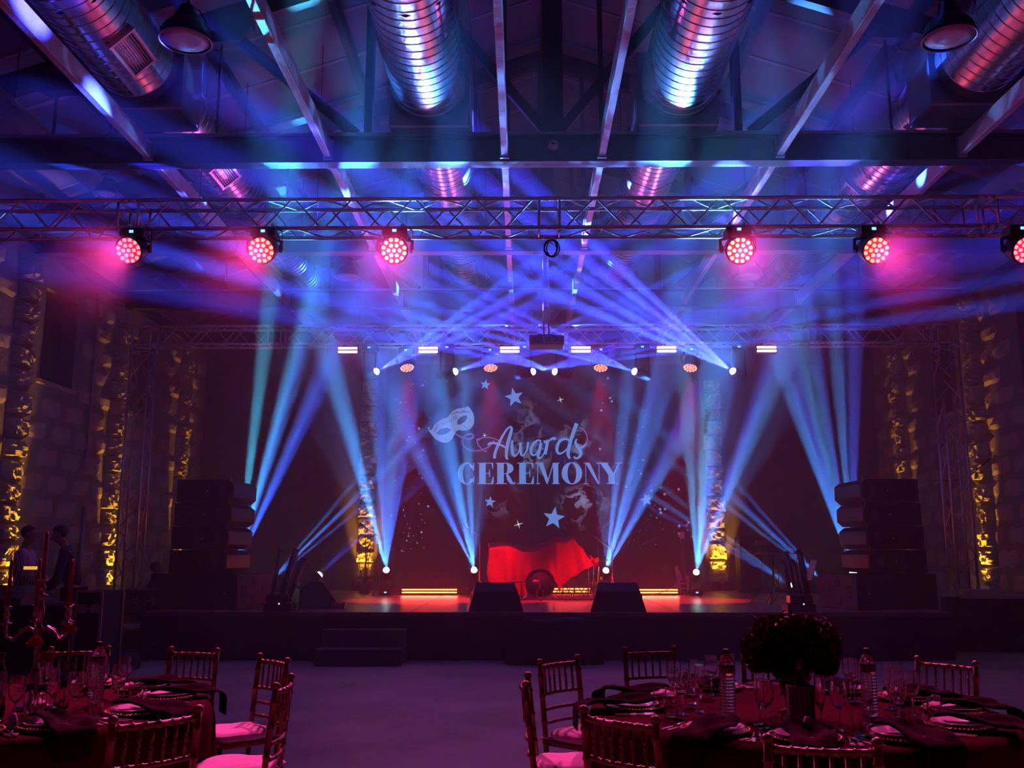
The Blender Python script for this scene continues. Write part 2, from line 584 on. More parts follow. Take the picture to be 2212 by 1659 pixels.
# purlins
PURX = (1.25, 3.0, 4.75, 6.5, 8.1)
for k, x in enumerate(PURX):
    for s in (-1, 1):
        xx = XC + s * x
        o = MB().bar((xx, -2, RZ(xx) + .37), (xx, YB - .02, RZ(xx) + .37), .12, .18).build('roof_purlin', STEELD)
        tag(o, 'dark purlin under the %s roof slope, number %d out from the ridge' % ('left' if s < 0 else 'right', k + 1), 'purlin', None, 'structure')
o = MB().bar((XC, -2, RZ(XC) + .36), (XC, YB - .02, RZ(XC) + .36), .14, .2).build('ridge_beam', STEELD)
tag(o, 'dark ridge beam along the roof top', 'beam', None, 'structure')
for s, x in ((-1, XL - .17), (1, XR + .17)):
    o = MB().box((x - s * .1, 10, 6.62), (.3, 26.8, .2)).build('trim_%d' % (1 if s < 0 else 2), STEELD)
    tag(o, 'dark wall plate along the top of the %s stone wall' % ('left' if s < 0 else 'right'), 'trim', None, 'structure')

# roof trusses
TB, TT = 6.42, 6.77
def ibeam(mb, x0, x1, z0, z1, w=.2):
    mb.box(((x0 + x1) / 2, 0, (z0 + z1) / 2), (x1 - x0, .05, z1 - z0))
    mb.box(((x0 + x1) / 2, 0, z0 + .012), (x1 - x0, w, .024))
    mb.box(((x0 + x1) / 2, 0, z1 - .012), (x1 - x0, w, .024))
    return mb
def roof_truss(y, label):
    t = thing('roof_truss', label, 'roof truss', (0, y, 0), 0, 'roof trusses', 'structure')
    x0, x1 = XL - .1, XR + .1
    ibeam(MB(), x0, x1, TB, TT).build('tie_beam', STEELD, t)
    rail = MB().box(((x0 + x1) / 2, -.125, TT + .012), (x1 - x0, .04, .03))
    rail.build('perforated_rail', mat('zinc_rail', (.35, .35, .38), .45, .6), t)
    for s, xe in ((-1, x0), (1, x1)):
        MB().bar((xe, 0, RZ(xe) + .14), (XC, 0, RZ(XC) + .14), .14, .28).build('rafter', STEELD, t)
    MB().box((XC, 0, (TT + RZ(XC)) / 2), (.26, .2, RZ(XC) - TT)).build('king_post', STEELD, t)
    for s in (-1, 1):
        for xo in (.62,):
            MB().bar((XC + s * xo, 0, TT), (XC + s * xo, 0, RZ(XC + xo) + .1), .06, .06).build('hanger', STEELD, t)
        MB().bar((XC + s * .1, 0, TT + .1), (XC + s * 1.9, 0, RZ(XC + 1.9) + .05), .1, .12).build('strut', STEELD, t)
        MB().bar((XC + s * 2.35, 0, TT), (XC + s * 2.35, 0, RZ(XC + 2.35) + .1), .1, .14).build('post', STEELD, t)
        MB().bar((XC + s * 2.5, 0, TT + .05), (XC + s * 4.3, 0, RZ(XC + 4.3) + .05), .1, .14).build('strut', STEELD, t)
        MB().bar((XC + s * 4.3, 0, TT), (XC + s * 4.3, 0, RZ(XC + 4.3) + .1), .03, .03).build('tie_rod', STEELD, t)
        MB().bar((XC + s * 5.0, 0, TT + .05), (XC + s * 6.4, 0, RZ(XC + 6.4) + .05), .1, .14).build('strut', STEELD, t)
        MB().bar((XC + s * 6.4, 0, TT), (XC + s * 6.4, 0, RZ(XC + 6.4) + .1), .03, .03).build('tie_rod', STEELD, t)
        for xg, wz in ((4.3, .5), (6.4, .44), (2.1, .4)):
            zc = RZ(XC + xg) + .06
            MB().prism([(-wz * .8, -wz * .33), (-wz * .3, -wz * .55), (wz * .5, -wz * .5), (wz * .8, -wz * .1), (wz * .8, wz * .3), (-wz * .8, wz * .2)], .17,
                       Matrix.Translation((XC + s * xg, 0, zc)) @ Matrix.Diagonal((s * -1, 1, 1, 1))).build('gusset_plate', STEELD, t)
    return t
TRY = [7.45, 11.35, 14.95, 18.5, 22.1]
for y, lb in zip(TRY, ('over the near end of the silver ducts', 'just behind the front lighting truss', 'second behind the front lighting truss', 'above the rear lighting truss', 'against the rear wall over the stage')):
    roof_truss(y, 'dark steel roof truss with long tie beam, ' + lb)

# longitudinal joists between the tie beams
bays = [(4.2, 7.33), (7.57, 11.23), (11.47, 14.83), (15.07, 18.38), (18.62, 21.98)]
JX = [(-5.1, 'outermost left line'), (-2.83, 'line left of the inner ducts'), (-.61, 'line left of the king posts'), (.61, 'line right of the king posts'), (2.83, 'line right of the inner ducts'), (5.1, 'outermost right line')]
for x, lb in JX:
    for b, (a, c) in enumerate(bays):
        w = .085
        mb = MB().box((XC + x, (a + c) / 2, 6.46 + .11), (w, c - a, .22), bev=.006)
        o = mb.build('ceiling_joist', BOARD)
        tag(o, 'pale timber joist, %s, %s' % (lb, ('bay nearest above the viewer', 'bay before the front lighting truss', 'bay behind the front lighting truss', 'bay above the stage front', 'bay above the back of the stage')[b]), 'joist', 'ceiling joists', 'structure')
        for yy in (a + .02, c - .02):
            MB().box((XC + x, yy, 6.57), (w + .03, .05, .26)).build('hanger_bracket', mat('zinc_rail', (.35, .35, .38), .45, .6), o)

# smoke detector under the first tie beam
sd = thing('smoke_detector', 'small white round smoke detector on the tie beam face', 'smoke detector', (XC + .0, 11.2, 6.62))
Mx = Matrix.Rotation(PI / 2, 4, 'X')
MB().lathe([(.07, -.05), (.07, .01), (.055, .035), (.03, .05)], 20, Mx).build('housing', mat('detector_white', (.5, .5, .5), .5), sd)
MB().box((0, -.055, -.01), (.05, .012, .012)).build('sensor_slot', BLACK, sd)
# ---------------------------------------------------------------- ventilation ducts
def duct_part(mb, x, z, y0, y1, r, ring=.15, n=40):
    prof = []
    y = y0
    h = .006
    while y < y1 - ring:
        prof += [(r, y), (r, y + .006), (r, y + ring - .022), (r, y + ring - .016), (r + h, y + ring - .013), (r + h, y + ring - .003)]
        y += ring
    prof += [(r, y), (r, y1)]
    M = Matrix.Translation((x, 0, z)) @ Matrix.Rotation(-PI / 2, 4, 'X')
    return mb.lathe(prof, n, M, True, True)
def vent(parent, x, z, y, r, ang, L=.62, W=.3):
    """louvred outlet on the duct skin; ang measured from straight down"""
    M = Matrix.Translation((x, y, z)) @ Matrix.Rotation(ang, 4, 'Y') @ Matrix.Translation((0, 0, -r - .015))
    fr = MB()
    for sy in (-1, 1):
        fr.box((0, sy * L / 2, 0), (W + .05, .03, .06), 0, M)
    for sx in (-1, 1):
        fr.box((sx * W / 2, 0, 0), (.03, L, .06), 0, M)
    f = fr.build('vent_frame', mat('vent_frame_alu', (.6, .6, .62), .35, .8), parent)
    MB().box((0, 0, .04), (W, L, .02), 0, M).build('vent_throat', BLACK, f)
    for k in range(9):
        xx = (k - 4) * W / 9.5
        MB().box((xx, 0, 0), (.012, L - .03, .035), 0, M).build('vent_slat', mat('vent_slat_alu', (.3, .3, .33), .4, .8), f)
def duct(x, z, segs, label, vents=()):
    t = thing('air_duct', label, 'duct', (0, 0, 0), 0, 'ceiling air ducts')
    for k, s in enumerate(segs):
        if s[0] == 'd':
            duct_part(MB(), x, z, s[1], s[2], s[3]).build('spiral_section', GALV, t)
        elif s[0] == 'b':
            y0, y1, hw = s[1:]
            MB().box((x, (y0 + y1) / 2, z), (hw * 2, y1 - y0, hw * 2), bev=.02).build('plenum_box', mat('plenum_sheet', (.30, .31, .34), .45, .9), t)
        elif s[0] == 'r':
            y0, y1, ra, rb = s[1:]
            M = Matrix.Translation((x, 0, z)) @ Matrix.Rotation(-PI / 2, 4, 'X')
            MB().lathe([(ra, y0), (rb, y1)], 40, M).build('reducer', GALV, t)
    for (y, r, ang) in vents:
        vent(t, x, z, y, r, ang)
    for y in (8.6, 13.2, 16.9):
        if segs[0][1] < y:
            MB().tube([(x - .47, y, z + 1.2), (x - .47, y, z), (x - .33, y, z - .33), (x, y, z - .47), (x + .33, y, z - .33), (x + .47, y, z), (x + .47, y, z + 1.2)], .008, 6).build('hanging_strap', STEELD, t)
    return t
DZ = 7.27
inner = [('d', 3.0, 10.9, .46), ('b', 11.0, 11.8, .5), ('r', 11.8, 12.2, .45, .385), ('d', 12.2, 20.6, .385)]
duct(XC - 1.54, DZ, inner, 'large spiral silver air duct left of the king posts')
duct(XC + 1.54, DZ, inner, 'large spiral silver air duct right of the king posts')
outer = [('d', 3.0, 10.5, .46), ('b', 10.6, 11.25, .49), ('d', 11.3, 14.6, .44), ('r', 14.6, 15.0, .44, .33), ('d', 15.0, 20.0, .33)]
duct(XC - 4.98, DZ + .05, outer, 'silver air duct with louvred vents near the left roof slope', ((9.55, .46, -.75), (12.9, .44, -.7), (6.2, .46, -.7)))
duct(XC + 4.98, DZ + .05, outer, 'silver air duct with louvred vents near the right roof slope', ((11.95, .44, .6), (14.0, .44, .8), (6.2, .46, .7)))

# ---------------------------------------------------------------- pendant lamps
def pendant(x, y, z, label, s=1.0):
    t = thing('pendant_lamp', label, 'pendant lamp', (x, y, z), 0, 'pendant lamps')
    prof = [(.265, 0), (.27, .02), (.255, .05), (.235, .13), (.18, .2), (.13, .23), (.125, .29), (.09, .31), (.085, .38), (.03, .42)]
    MB().lathe([(r * s, z_ * s) for r, z_ in prof], 32, caps=False).build('shade', mat('lamp_shade_black', (.035, .035, .04), .35, .3), t)
    MB().lathe([(.0, .014), (.13 * s, .008), (.25 * s, .012)], 32).build('diffuser', mat('lamp_diffuser', (.62, .62, .64), .5), t)
    MB().tube([(.262 * s * math.cos(a * PI / 16), .262 * s * math.sin(a * PI / 16), .004) for a in range(32)], .01, 6, closed=True).build('rim', mat('lamp_rim', (.35, .35, .38), .35, .6), t)
    zt = RZ(x) + .475 - z
    MB().tube([(0, 0, .4 * s), (0, 0, zt)], .012, 6).build('suspension_rod', BLACK, t)
    MB().tube([(0, 0, .42 * s), (.12, .02, .36 * s), (.2, .03, .22 * s)], .006, 6).build('supply_cable', BLACK, t)
    return t
pendant(-3.48, 9.0, 6.78, 'black bell pendant lamp with white disc left of the duct tops')
pendant(4.38, 9.0, 6.76, 'black bell pendant lamp with white disc under the right roof slope')
pendant(-3.25, 17.0, 6.62, 'far pendant lamp seen as a thin pale ring left of the projector', .95)
pendant(4.2, 17.0, 6.6, 'far pendant lamp seen as a thin pale ring right of the projector', .95)
pendant(-6.0, 12.9, 6.65, 'small pendant lamp beside the left cable tray', .6)

# perforated cable trays along both sides
def tray(x, z, y0, y1, label):
    t = thing('cable_tray', label, 'cable tray', (x, 0, z), 0, 'perforated cable trays')
    TR = mat('tray_mesh', (.42, .43, .46), .4, .8, var=.5, vscale=60)
    MB().box((0, (y0 + y1) / 2, 0), (.3, y1 - y0, .01)).build('tray_floor', TR, t)
    for s in (-1, 1):
        MB().box((s * .15, (y0 + y1) / 2, .04), (.01, y1 - y0, .09)).build('tray_side', mat('tray_side_zinc', (.5, .5, .54), .35, .8), t)
    MB().tube([(-.05, y0, .03), (-.04, (y0 + y1) / 2, .03), (-.05, y1, .03)], .025, 6).build('cable', BLACK, t)
    for y in (y0 + 1.2, (y0 + y1) / 2, y1 - 1.2):
        MB().tube([(0, y, 0), (0, y, .92)], .008, 6).build('drop_rod', BLACK, t)
    return t
tray(-6.35, 6.95, 4.0, 18.0, 'perforated zinc cable tray running along the left side of the roof')
tray(7.15, 6.95, 4.0, 18.0, 'perforated zinc cable tray running along the right side of the roof')
for k, (x, y) in enumerate(((-4.45, 12.4), (-2.98, 13.1))):
    tag(MB().tube([(x, y, 6.3), (x, y, RZ(x) + .475)], .006, 6).build('drop_wire', BLACK), ('thin black drop wire hanging beside the left duct vent', 'thin black drop wire hanging behind the left roof strut')[k], 'wire')
# ---------------------------------------------------------------- lighting trusses
TRB = mat('truss_brace_aluminium', (.66, .66, .69), .38, .75)
def truss_section(name, label, a, b, s=.34, pitch=.345, rc=.024, rb=.0115, up=(0, 0, 1), group=None, origin=None):
    """box truss from a to b; a,b is the front-bottom tube line; section grows to 'up' and to the back"""
    a = Vector(a); b = Vector(b)
    d = (b - a).normalized(); L = (b - a).length
    u = Vector(up)
    w = u.cross(d)
    if w.y < 0: w = -w
    t = thing(name, label, 'truss', tuple(a), 0, group)
    cs = [Vector((0, 0, 0)), u * s, w * s, u * s + w * s]
    for c in cs:
        MB().tube([c, c + d * L], rc, 10).build('chord_tube', ALU, t)
    n = max(2, round((L - .24) / pitch))
    p = (L - .24) / n
    for (i, j, ph) in ((0, 1, 0), (2, 3, 1), (0, 2, 1), (1, 3, 0)):
        for k in range(n):
            c0, c1 = (cs[i], cs[j]) if (k + ph) % 2 == 0 else (cs[j], cs[i])
            MB().tube([c0 + d * (.12 + k * p + .02), c1 + d * (.12 + (k + 1) * p - .02)], rb, 6, cap=False).build('brace', TRB, t)
    for e in (.07, L - .07):
        MB().tube([cs[0] + d * e, cs[1] + d * e], rb * 1.3, 6).build('end_strut', TRB, t)
        MB().tube([cs[2] + d * e, cs[3] + d * e], rb * 1.3, 6).build('end_strut', TRB, t)
        MB().tube([cs[0] + d * e, cs[2] + d * e], rb * 1.3, 6).build('end_strut', TRB, t)
        MB().tube([cs[1] + d * e, cs[3] + d * e], rb * 1.3, 6).build('end_strut', TRB, t)
    for c in cs:
        for e in (.0, L):
            o = c + d * e
            MB().tube([o - d * .045, o + d * .045], rc * 1.18, 10).build('coupler', ALU, t)
    return t
FT = [-7.6, -4.47, .306, 5.22, 8.4]
FL = ('front lighting truss section at the far left end', 'front lighting truss section carrying the left red washes', 'front lighting truss section carrying the right red washes', 'front lighting truss section at the far right end')
for k in range(4):
    truss_section('lighting_truss', FL[k] + ', aluminium box truss', (FT[k] + .046, 10.2, 5.18), (FT[k + 1] - .046, 10.2, 5.18), group='front lighting truss sections')
RT = [-6.83, -4.57, .39, 5.35, 7.6]
RL = ('left end piece by the corner', 'length above the left lamps', 'length above the right lamps', 'right end piece by the corner')
for k in range(4):
    truss_section('stage_truss', 'rear stage truss, ' + RL[k] + ', aluminium', (RT[k] + .046, 17.0, 5.365), (RT[k + 1] - .046, 17.0, 5.365), group='rear stage truss sections', rc=.025)
# legs and corners
for s, x, lb in ((-1, -7.2, 'left'), (1, 7.6, 'right')):
    truss_section('upright_truss', '%s upright leg of the rear stage truss, aluminium' % lb, (x, 17.0, .06), (x, 17.0, 5.3), up=(1, 0, 0), group='rear stage truss legs', pitch=.44)
    c = thing('truss_corner', '%s corner block joining the rear truss to its leg' % lb, 'truss corner', (x, 17.0, 5.365), 0, 'rear truss corners')
    cs = [(i * .34, j * .34, k * .34) for i in (0, 1) for j in (0, 1) for k in (0, 1)]
    for p in range(8):
        for q in range(p + 1, 8):
            if sum(abs(cs[p][i] - cs[q][i]) for i in range(3)) < .35:
                MB().tube([cs[p], cs[q]], .024, 8).build('corner_tube', ALU, c)
    bp = thing('base_plate', 'steel base plate under the %s truss leg' % lb, 'base plate', (x + .17, 17.17, 0), 0, 'truss base plates')
    MB().box((0, 0, .015), (.8, .8, .03), bev=.005).build('plate', BLACKM, bp)
    for (i, j) in ((-1, -1), (1, -1), (1, 1), (-1, 1)):
        MB().lathe([(.04, .03), (.04, .05), (.025, .07)], 10, Matrix.Translation((i * .17, j * .17, 0))).build('spigot', ALU, bp)
# coiled safety cable below the middle of the front truss
cc = []
for k in range(60):
    a = k * .62
    cc.append((.33 + .075 * math.cos(a) + .02 * math.sin(k * .4), 10.34 + .02 * math.sin(a * .7), 4.98 + .1 * math.sin(a)))
cc = [(.33, 10.54, 5.175), (.33, 10.54, 5.1), (.34, 10.45, 5.08)] + cc
tag(MB().tube(cc, .006, 5).build('coiled_cable', BLACK), 'loose black cable coil hanging under the front truss middle', 'cable')

# ---------------------------------------------------------------- lamps on the trusses
LENSM = {}
def emat(name, color, strength):
    return mat(name, (.02, .02, .02), .3, emit=color, estr=strength)
RED_A = emat('led_red_hot', (1, .26, .13), 2.6)
RED_B = emat('led_amber_white', (1, .5, .2), 2.2)
RED_C = emat('led_pink_hot', (1, .14, .2), 3.2)
BLUED = emat('blue_display', (.15, .5, 1), 2.2)
CYANW = emat('beam_lens_white', (.72, 1.0, .95), 14.0)
STROBE = emat('strobe_tube', (1, .36, .38), 9.0)
RIMRED = mat('red_lit_ring', (.25, .01, .02), .3)
def hexpos(r):
    out = [(0, 0)]
    for k in range(6):
        a = k * PI / 3
        out.append((r * .42 * math.cos(a), r * .42 * math.sin(a)))
    for k in range(12):
        a = k * PI / 6 + PI / 12
        out.append((r * .82 * math.cos(a), r * .82 * math.sin(a)))
    return out
def wash(name, label, p, target, led, rad=.145, drop=.31, group=None, cable=True, light=None):
    """moving LED wash hanging under a truss tube; p = middle of the lens face"""
    t = thing(name, label, 'stage light', tuple(p), 0, group)
    dr = (Vector(target) - Vector(p)).normalized()
    M = dr.to_track_quat('Z', 'Y').to_matrix().to_4x4()
    c = M @ Vector((0, 0, -.12))                     # head centre
    MB().lathe([(.0, -.26), (rad * .7, -.26), (rad * .95, -.2), (rad * 1.05, -.08), (rad * 1.08, -.012), (rad * 1.08, .012), (rad, .02), (rad * .98, -.002), (0, -.002)], 28, M).build('head', BLACK, t)
    f = MB().lathe([(rad * .98, .0), (rad * .98, .004), (0, .004)], 28, M).build('face_plate', mat('red_glow_face_plate', (.05, .012, .014), .25, emit=(1, .015, .05), estr=1.1), t)  # dark plate given red emission for the glow between the LEDs
    base = MB()
    pos = hexpos(rad)
    for (x, y) in pos:
        MB().lathe([(rad * .155, .004), (rad * .15, .012), (rad * .09, .02), (0, .023)], 10, M @ Matrix.Translation((x, y, 0))).build('led_lens', led, f)
    zt = drop
    bx = (c.x, c.y, zt - .09)
    b = MB().box((bx[0], bx[1], bx[2]), (.27, .2, .12), bev=.02).build('base', BLACK, t)
    MB().box((bx[0], bx[1] - .103, bx[2] + .01), (.045, .008, .03)).build('display', BLUED, b)
    for s in (-1, 1):
        x = s * (rad + .045)
        MB().tube([(c.x + s * .1, c.y, zt - .15), (c.x + x, c.y, zt - .17), (c.x + x, c.y, c.z - .02)], .02, 6).build('yoke_arm', BLACK if s < 0 else mat('yoke_grey', (.3, .31, .34), .4), t)
        MB().lathe([(.045, -.012), (.045, .012)], 14, Matrix.Translation((c.x + x - s * .012, c.y, c.z)) @ Matrix.Rotation(PI / 2, 4, 'Y')).build('pivot', BLACK, t)
        cl = MB().tube([(c.x + s * .08, c.y + .034 * math.cos(a) , zt + .0 + .034 * math.sin(a)) for a in [PI * k / 8 for k in range(-4, 13)]], .012, 6)
        cl.tube([(c.x + s * .08, c.y, zt - .03), (c.x + s * .08, c.y, zt - .045)], .014, 6)
        cl.build('clamp', ALU, t)
    if cable:
        MB().tube([(c.x + .11, c.y + .03, zt - .06), (c.x + .2, c.y, zt - .2), (c.x + .19, c.y, zt - .05), (c.x + .1, c.y + .03, zt + .02)], .007, 5).build('safety_wire', BLACK, t)
    if light:
        colr, en, half = light
        q = Vector(p) + dr * .05
        spot('wash_light', tuple(q), target, colr, en, half, .6, .1)
    return t
FW = [(-4.363, 4.877, RED_C, 'outermost left'), (-2.89, 4.872, RED_A, 'second from the left'), (-1.418, 4.866, RED_B, 'third from the left, warm white'),
      (2.395, 4.852, RED_B, 'right of the middle, warm white'), (3.887, 4.847, RED_A, 'second right of the truss middle'), (5.52, 4.845, RED_C, 'cut by the right picture edge')]
FTG = [(-4.9, 3.2, 1.6), (-3.2, 3.0, 1.5), (-1.2, 2.5, 1.4), (2.2, 2.5, 1.4), (4.2, 3.0, 1.5), (5.9, 3.2, 1.6)]
for (x, z, m, lb), tg in zip(FW, FTG):
    wash('wash_light_head', 'red wash light under the front truss, ' + lb, (x, 10.05, z), tg, m, group='front truss wash lights', drop=5.18 - z, light=((1, .045, .30), WASH_E, 34))
# red wash heads under the rear truss, pointing down at the stage
for (x, z, lb) in ((-2.105, 4.905, 'above the left floor strip'), (-.582, 4.9, 'above the small upper star'), (1.419, 4.897, 'right of the projector'), (3.045, 4.893, 'above the bass guitar')):
    wash('wash_light_head', 'red wash light pointing down from the rear truss, ' + lb, (x * 1.018, 17.25, z + .06), (x * .9 + .05, 16.65, z - 1.24), RED_A, .13, 5.305 - z, 'rear truss wash lights', False)
    spot('wash_light', (x * 1.018, 17.22, z), (x, 18.3, .7), (1, .01, .05), REARWASH_E, 18, .5, .08)
# strobe bars on the rear truss
for k, x in enumerate((-3.171, -1.709, -.232, 1.057, 2.603, 4.404)):
    t = thing('strobe_bar', 'glowing pink double-tube strobe bar on the rear truss, ' + ('leftmost', 'second from the left end', 'just left of the projector', 'just right of the projector', 'second from the right end', 'rightmost')[k], 'stage light', (x, 16.8, 5.2), 0, 'rear truss strobe bars')
    MB().box((0, .08, 0), (.38, .14, .16), bev=.012).build('housing', BLACK, t)
    for s in (-1, 1):
        MB().box((0, -.002, s * .033), (.345, .02, .042), bev=.008).build('lamp_tube', STROBE, t)
    MB().box((0, -.008, .0), (.37, .012, .008)).build('divider', BLACK, t)
    MB().tube([(0, .15, .08), (0, .2, .13), (0, .2, .19)], .02, 8).build('clamp', ALU, t)
    spot('strobe_light', (x, 16.76, 5.2), (x, 12, 5.3), (.85, .07, .45), STROBE_E, 74, .6, .1)
# ---------------------------------------------------------------- beam moving heads
BLUE = (.03, .10, 1.0); DEEP = (.06, .06, 1.0); CYAN = (.04, .36, 1.0); AQUA = (.05, .5, .85)
def beam_head(label, p, target, hang, ztop, group, fan, half, energy, cols, seed, stand=None):
    """moving beam: p = lens centre, hang=True under a truss tube at ztop, else standing on a surface at ztop"""
    t = thing('beam_light_head', label, 'stage light', tuple(p), 0, group)
    dr = (Vector(target) - Vector(p)).normalized()
    M = dr.to_track_quat('Z', 'Y').to_matrix().to_4x4()
    MB().lathe([(0, -.36), (.06, -.36), (.085, -.3), (.09, -.12), (.078, -.03), (.078, .012), (.066, .012), (.064, -.006), (0, -.006)], 20, M).build('head', BLACK, t)
    MB().lathe([(.064, -.004), (.062, .02), (.045, .045), (.02, .056), (0, .058)], 20, M).build('lens', CYANW, t)
    c = M @ Vector((0, 0, -.17))
    sg = 1 if hang else -1
    zb = ztop - p[2]
    zbase = zb - sg * (.07 if not hang else .1)
    b = MB().box((c.x, c.y, zbase), (.26, .24, .12), bev=.02).build('base', BLACK, t)
    MB().box((c.x, c.y - .123, zbase), (.05, .008, .026)).build('display', BLUED, b)
    ze = zbase - sg * .06
    for s in (-1, 1):
        MB().bar((c.x + s * .115, c.y, ze), (c.x + s * .115, c.y, c.z - sg * .03), .03, .09, (0, 1, 0)).build('yoke_arm', BLACK, t)
    if hang:
        for s in (-1, 1):
            MB().tube([(c.x + s * .08, c.y + .03 * math.cos(a), zb + .0 + .03 * math.sin(a)) for a in [PI * k / 6 for k in range(-3, 10)]] , .01, 6).build('clamp', ALU, t)
    rnd = random.Random(seed)
    l = spot('beam_light', tuple(Vector(p) + dr * .08), target, (1, 1, 1), energy, half, .15, .02)
    rr = math.tan(R(half)) * .78
    n = len(cols) - 1
    gobo(l, (n, rr, rr * fan, seed * 1.3, cols[1], cols[2], rnd.uniform(0, 6)), .45)
    return t
G1 = 'beam lights under the rear truss'
REARB = [((-2.664, 16.9, 4.818), (1.08, 10.5, 5.23), 'leftmost of the row'), ((-1.233, 16.9, 4.815), (2.63, 10.0, 4.58), 'second of the row'), ((.178, 16.9, 4.812), (2.74, 10.5, 4.22), 'third of the row, left of centre'),
         ((.597, 16.9, 4.811), (-2.16, 10.0, 4.28), 'fourth of the row, right of centre'), ((2.038, 16.9, 4.808), (-1.7, 10.5, 4.7), 'fifth of the row'), ((3.81, 16.9, 4.812), (-.26, 10.5, 5.35), 'rightmost and brightest of the row')]
REART = [(1.436, 14.0, 6.304), (3.684, 14.0, 5.78), (3.783, 14.5, 5.23), (-3.027, 14.0, 5.363), (-2.331, 14.0, 5.8), (-0.325, 13.2, 6.322)]
for k, (p, tg, lb) in enumerate(REARB):
    beam_head('black beam light glowing white under the rear truss, ' + lb, p, REART[k], True, 5.365, G1, .15, (7.5, 6.5, 6.5, 6.5, 7.5, 9.5)[k], BEAM_E * (2.6, 2.4, 2.0, 2.4, 2.6, 3.2)[k],
              [BLUE, (.02, .09, 1.0), (.04, .03, 1.0), BLUE, DEEP, BLUE, CYAN, DEEP, BLUE], 3 + k)
for p, tg, e, half, ax, ay, sd in ((REARB[0][0], (3.2, 8.4, 6.75), .4, 26, .47, .17, 1.0), (REARB[5][0], (-2.6, 8.4, 6.75), .4, 26, .47, .17, 7.0),
        ((-2.86, 20.1, 1.26), (-2.3, 8.9, 6.7), 0.8, 10, .165, .165, 2.0), ((-1.02, 20.1, 1.26), (-.95, 8.9, 6.75), 0.8, 10, .165, .165, 3.0),
        ((1.73, 20.1, 1.25), (1.75, 8.9, 6.75), 0.8, 10, .165, .165, 5.0), ((3.61, 20.1, 1.22), (3.1, 8.9, 6.7), 0.8, 10, .165, .165, 6.0)):
    p = Vector(p) + Vector((0, -.12, .1))
    l = spot('pattern_light', tuple(p), tg, (1, 1, 1), PATTERN_E * e, half, .1, .03)
    pattern_gobo(l, ax, ay, sd, (.03, .05, 1.0), (.10, .42, 1.0))
G2 = 'beam lights on the stage floor'
FLB = [((-2.86, 20.2, 1.222), 'a', 'left of the left glowing strip', 1.0, 8.0, [BLUE, BLUE, CYAN, CYAN, BLUE, DEEP]),
       ((-1.02, 20.2, 1.222), 'b', 'left of the covered drum kit', 1.0, 7.5, [CYAN, BLUE, CYAN, CYAN, CYAN, DEEP]),
       ((1.73, 20.2, 1.215), 'c', 'right of the covered drum kit', 1.0, 7.5, [CYAN, DEEP, CYAN, CYAN, BLUE, CYAN]),
       ((3.61, 20.2, 1.18), 'd', 'behind the bass guitar', 1.0, 8.0, [BLUE, DEEP, AQUA, AQUA, BLUE, CYAN]),
       ((-5.35, 18.0, 1.27), 'L1', 'hidden behind the left speaker stack', 1.2, 8.5, [CYAN, BLUE, AQUA, CYAN, AQUA, BLUE, CYAN]),
       ((-4.8, 18.0, .97), 'L2', 'low behind the left subwoofer', .7, 6.5, [CYAN, BLUE, CYAN, BLUE, DEEP]),
       ((-3.8, 18.0, 1.17), 'L3', 'behind the left side monitor', .45, 6.5, [DEEP, BLUE, DEEP, BLUE]),
       ((6.12, 18.0, 1.22), 'R1', 'hidden behind the right speaker stack', 1.2, 8.5, [BLUE, DEEP, CYAN, CYAN, CYAN, AQUA, CYAN]),
       ((5.66, 18.0, .97), 'R2', 'low behind the right subwoofer', .7, 6.5, [CYAN, BLUE, CYAN, BLUE, DEEP]),
       ((4.98, 18.0, .97), 'R3', 'behind the right upright tubes', .7, 6.5, [CYAN, BLUE, CYAN, CYAN])]
FTGT = {'a': (-1.85, 9.6, 6.81), 'b': (-2.02, 9.6, 6.81), 'c': (2.95, 9.6, 6.8), 'd': (3.05, 9.6, 6.8), 'L1': (-2.2, 12, 7.25), 'R1': (3.4, 12, 7.25), 'L2': (-.25, 17, 5.25), 'L3': (-1.2, 19, 3.9), 'R2': (1.0, 17, 5.2), 'R3': (-.25, 18, 4.4)}
FTGT.update({'a': (-1.847, 9.6, 6.78), 'b': (-2.0, 9.6, 6.78), 'c': (2.76, 9.6, 6.76), 'd': (2.85, 9.6, 6.76), 'L1': (-2.23, 12, 7.07), 'R1': (3.43, 12, 7.05)})
for k, (p, key, lb, e, half, cols) in enumerate(FLB):
    beam_head('black beam light standing on the stage, ' + lb, p, FTGT[key], False, .7, G2, .19, half, FBEAM_E * e, cols, 20 + k)

# ---------------------------------------------------------------- amber uplights at the pilasters
def uplight(label, x, y, z, tx, ty, energy, half=12, rise=3.0):
    t = thing('uplight', label, 'uplight', (x, y, z), 0, 'amber uplights')
    MB().lathe([(.085, 0), (.095, .02), (.095, .2), (.085, .21), (.08, .19), (0, .19)], 18).build('can', BLACK, t)
    MB().lathe([(.08, .192), (0, .2)], 18).build('lens', emat('amber_lens', (1, .5, .05), 3.0), t)
    MB().tube([(-.11, 0, .0), (-.115, 0, .14), (.115, 0, .14), (.11, 0, .0)], .01, 6).build('bracket', BLACK, t)
    spot('uplight_lamp', (x, y, z + .24), (tx, ty, z + rise), (1, .44, .02), energy, half, .7, .05)
for y, lb in zip(PIL, ('behind the sound desk', 'beside the left truss leg', 'behind the left speaker stack')):
    uplight('amber uplight at the foot of the left wall pilaster ' + lb, XL + .42, y, 0.0, XL + .02, y, AMBER_E)
for y, lb in zip(PIL, ('at the picture edge', 'behind the draped paper table', 'behind the right speaker stack')):
    uplight('amber uplight at the foot of the right wall pilaster ' + lb, XR - .42, y - .15, 0.0, XR - .02, y - .15, AMBER_E)
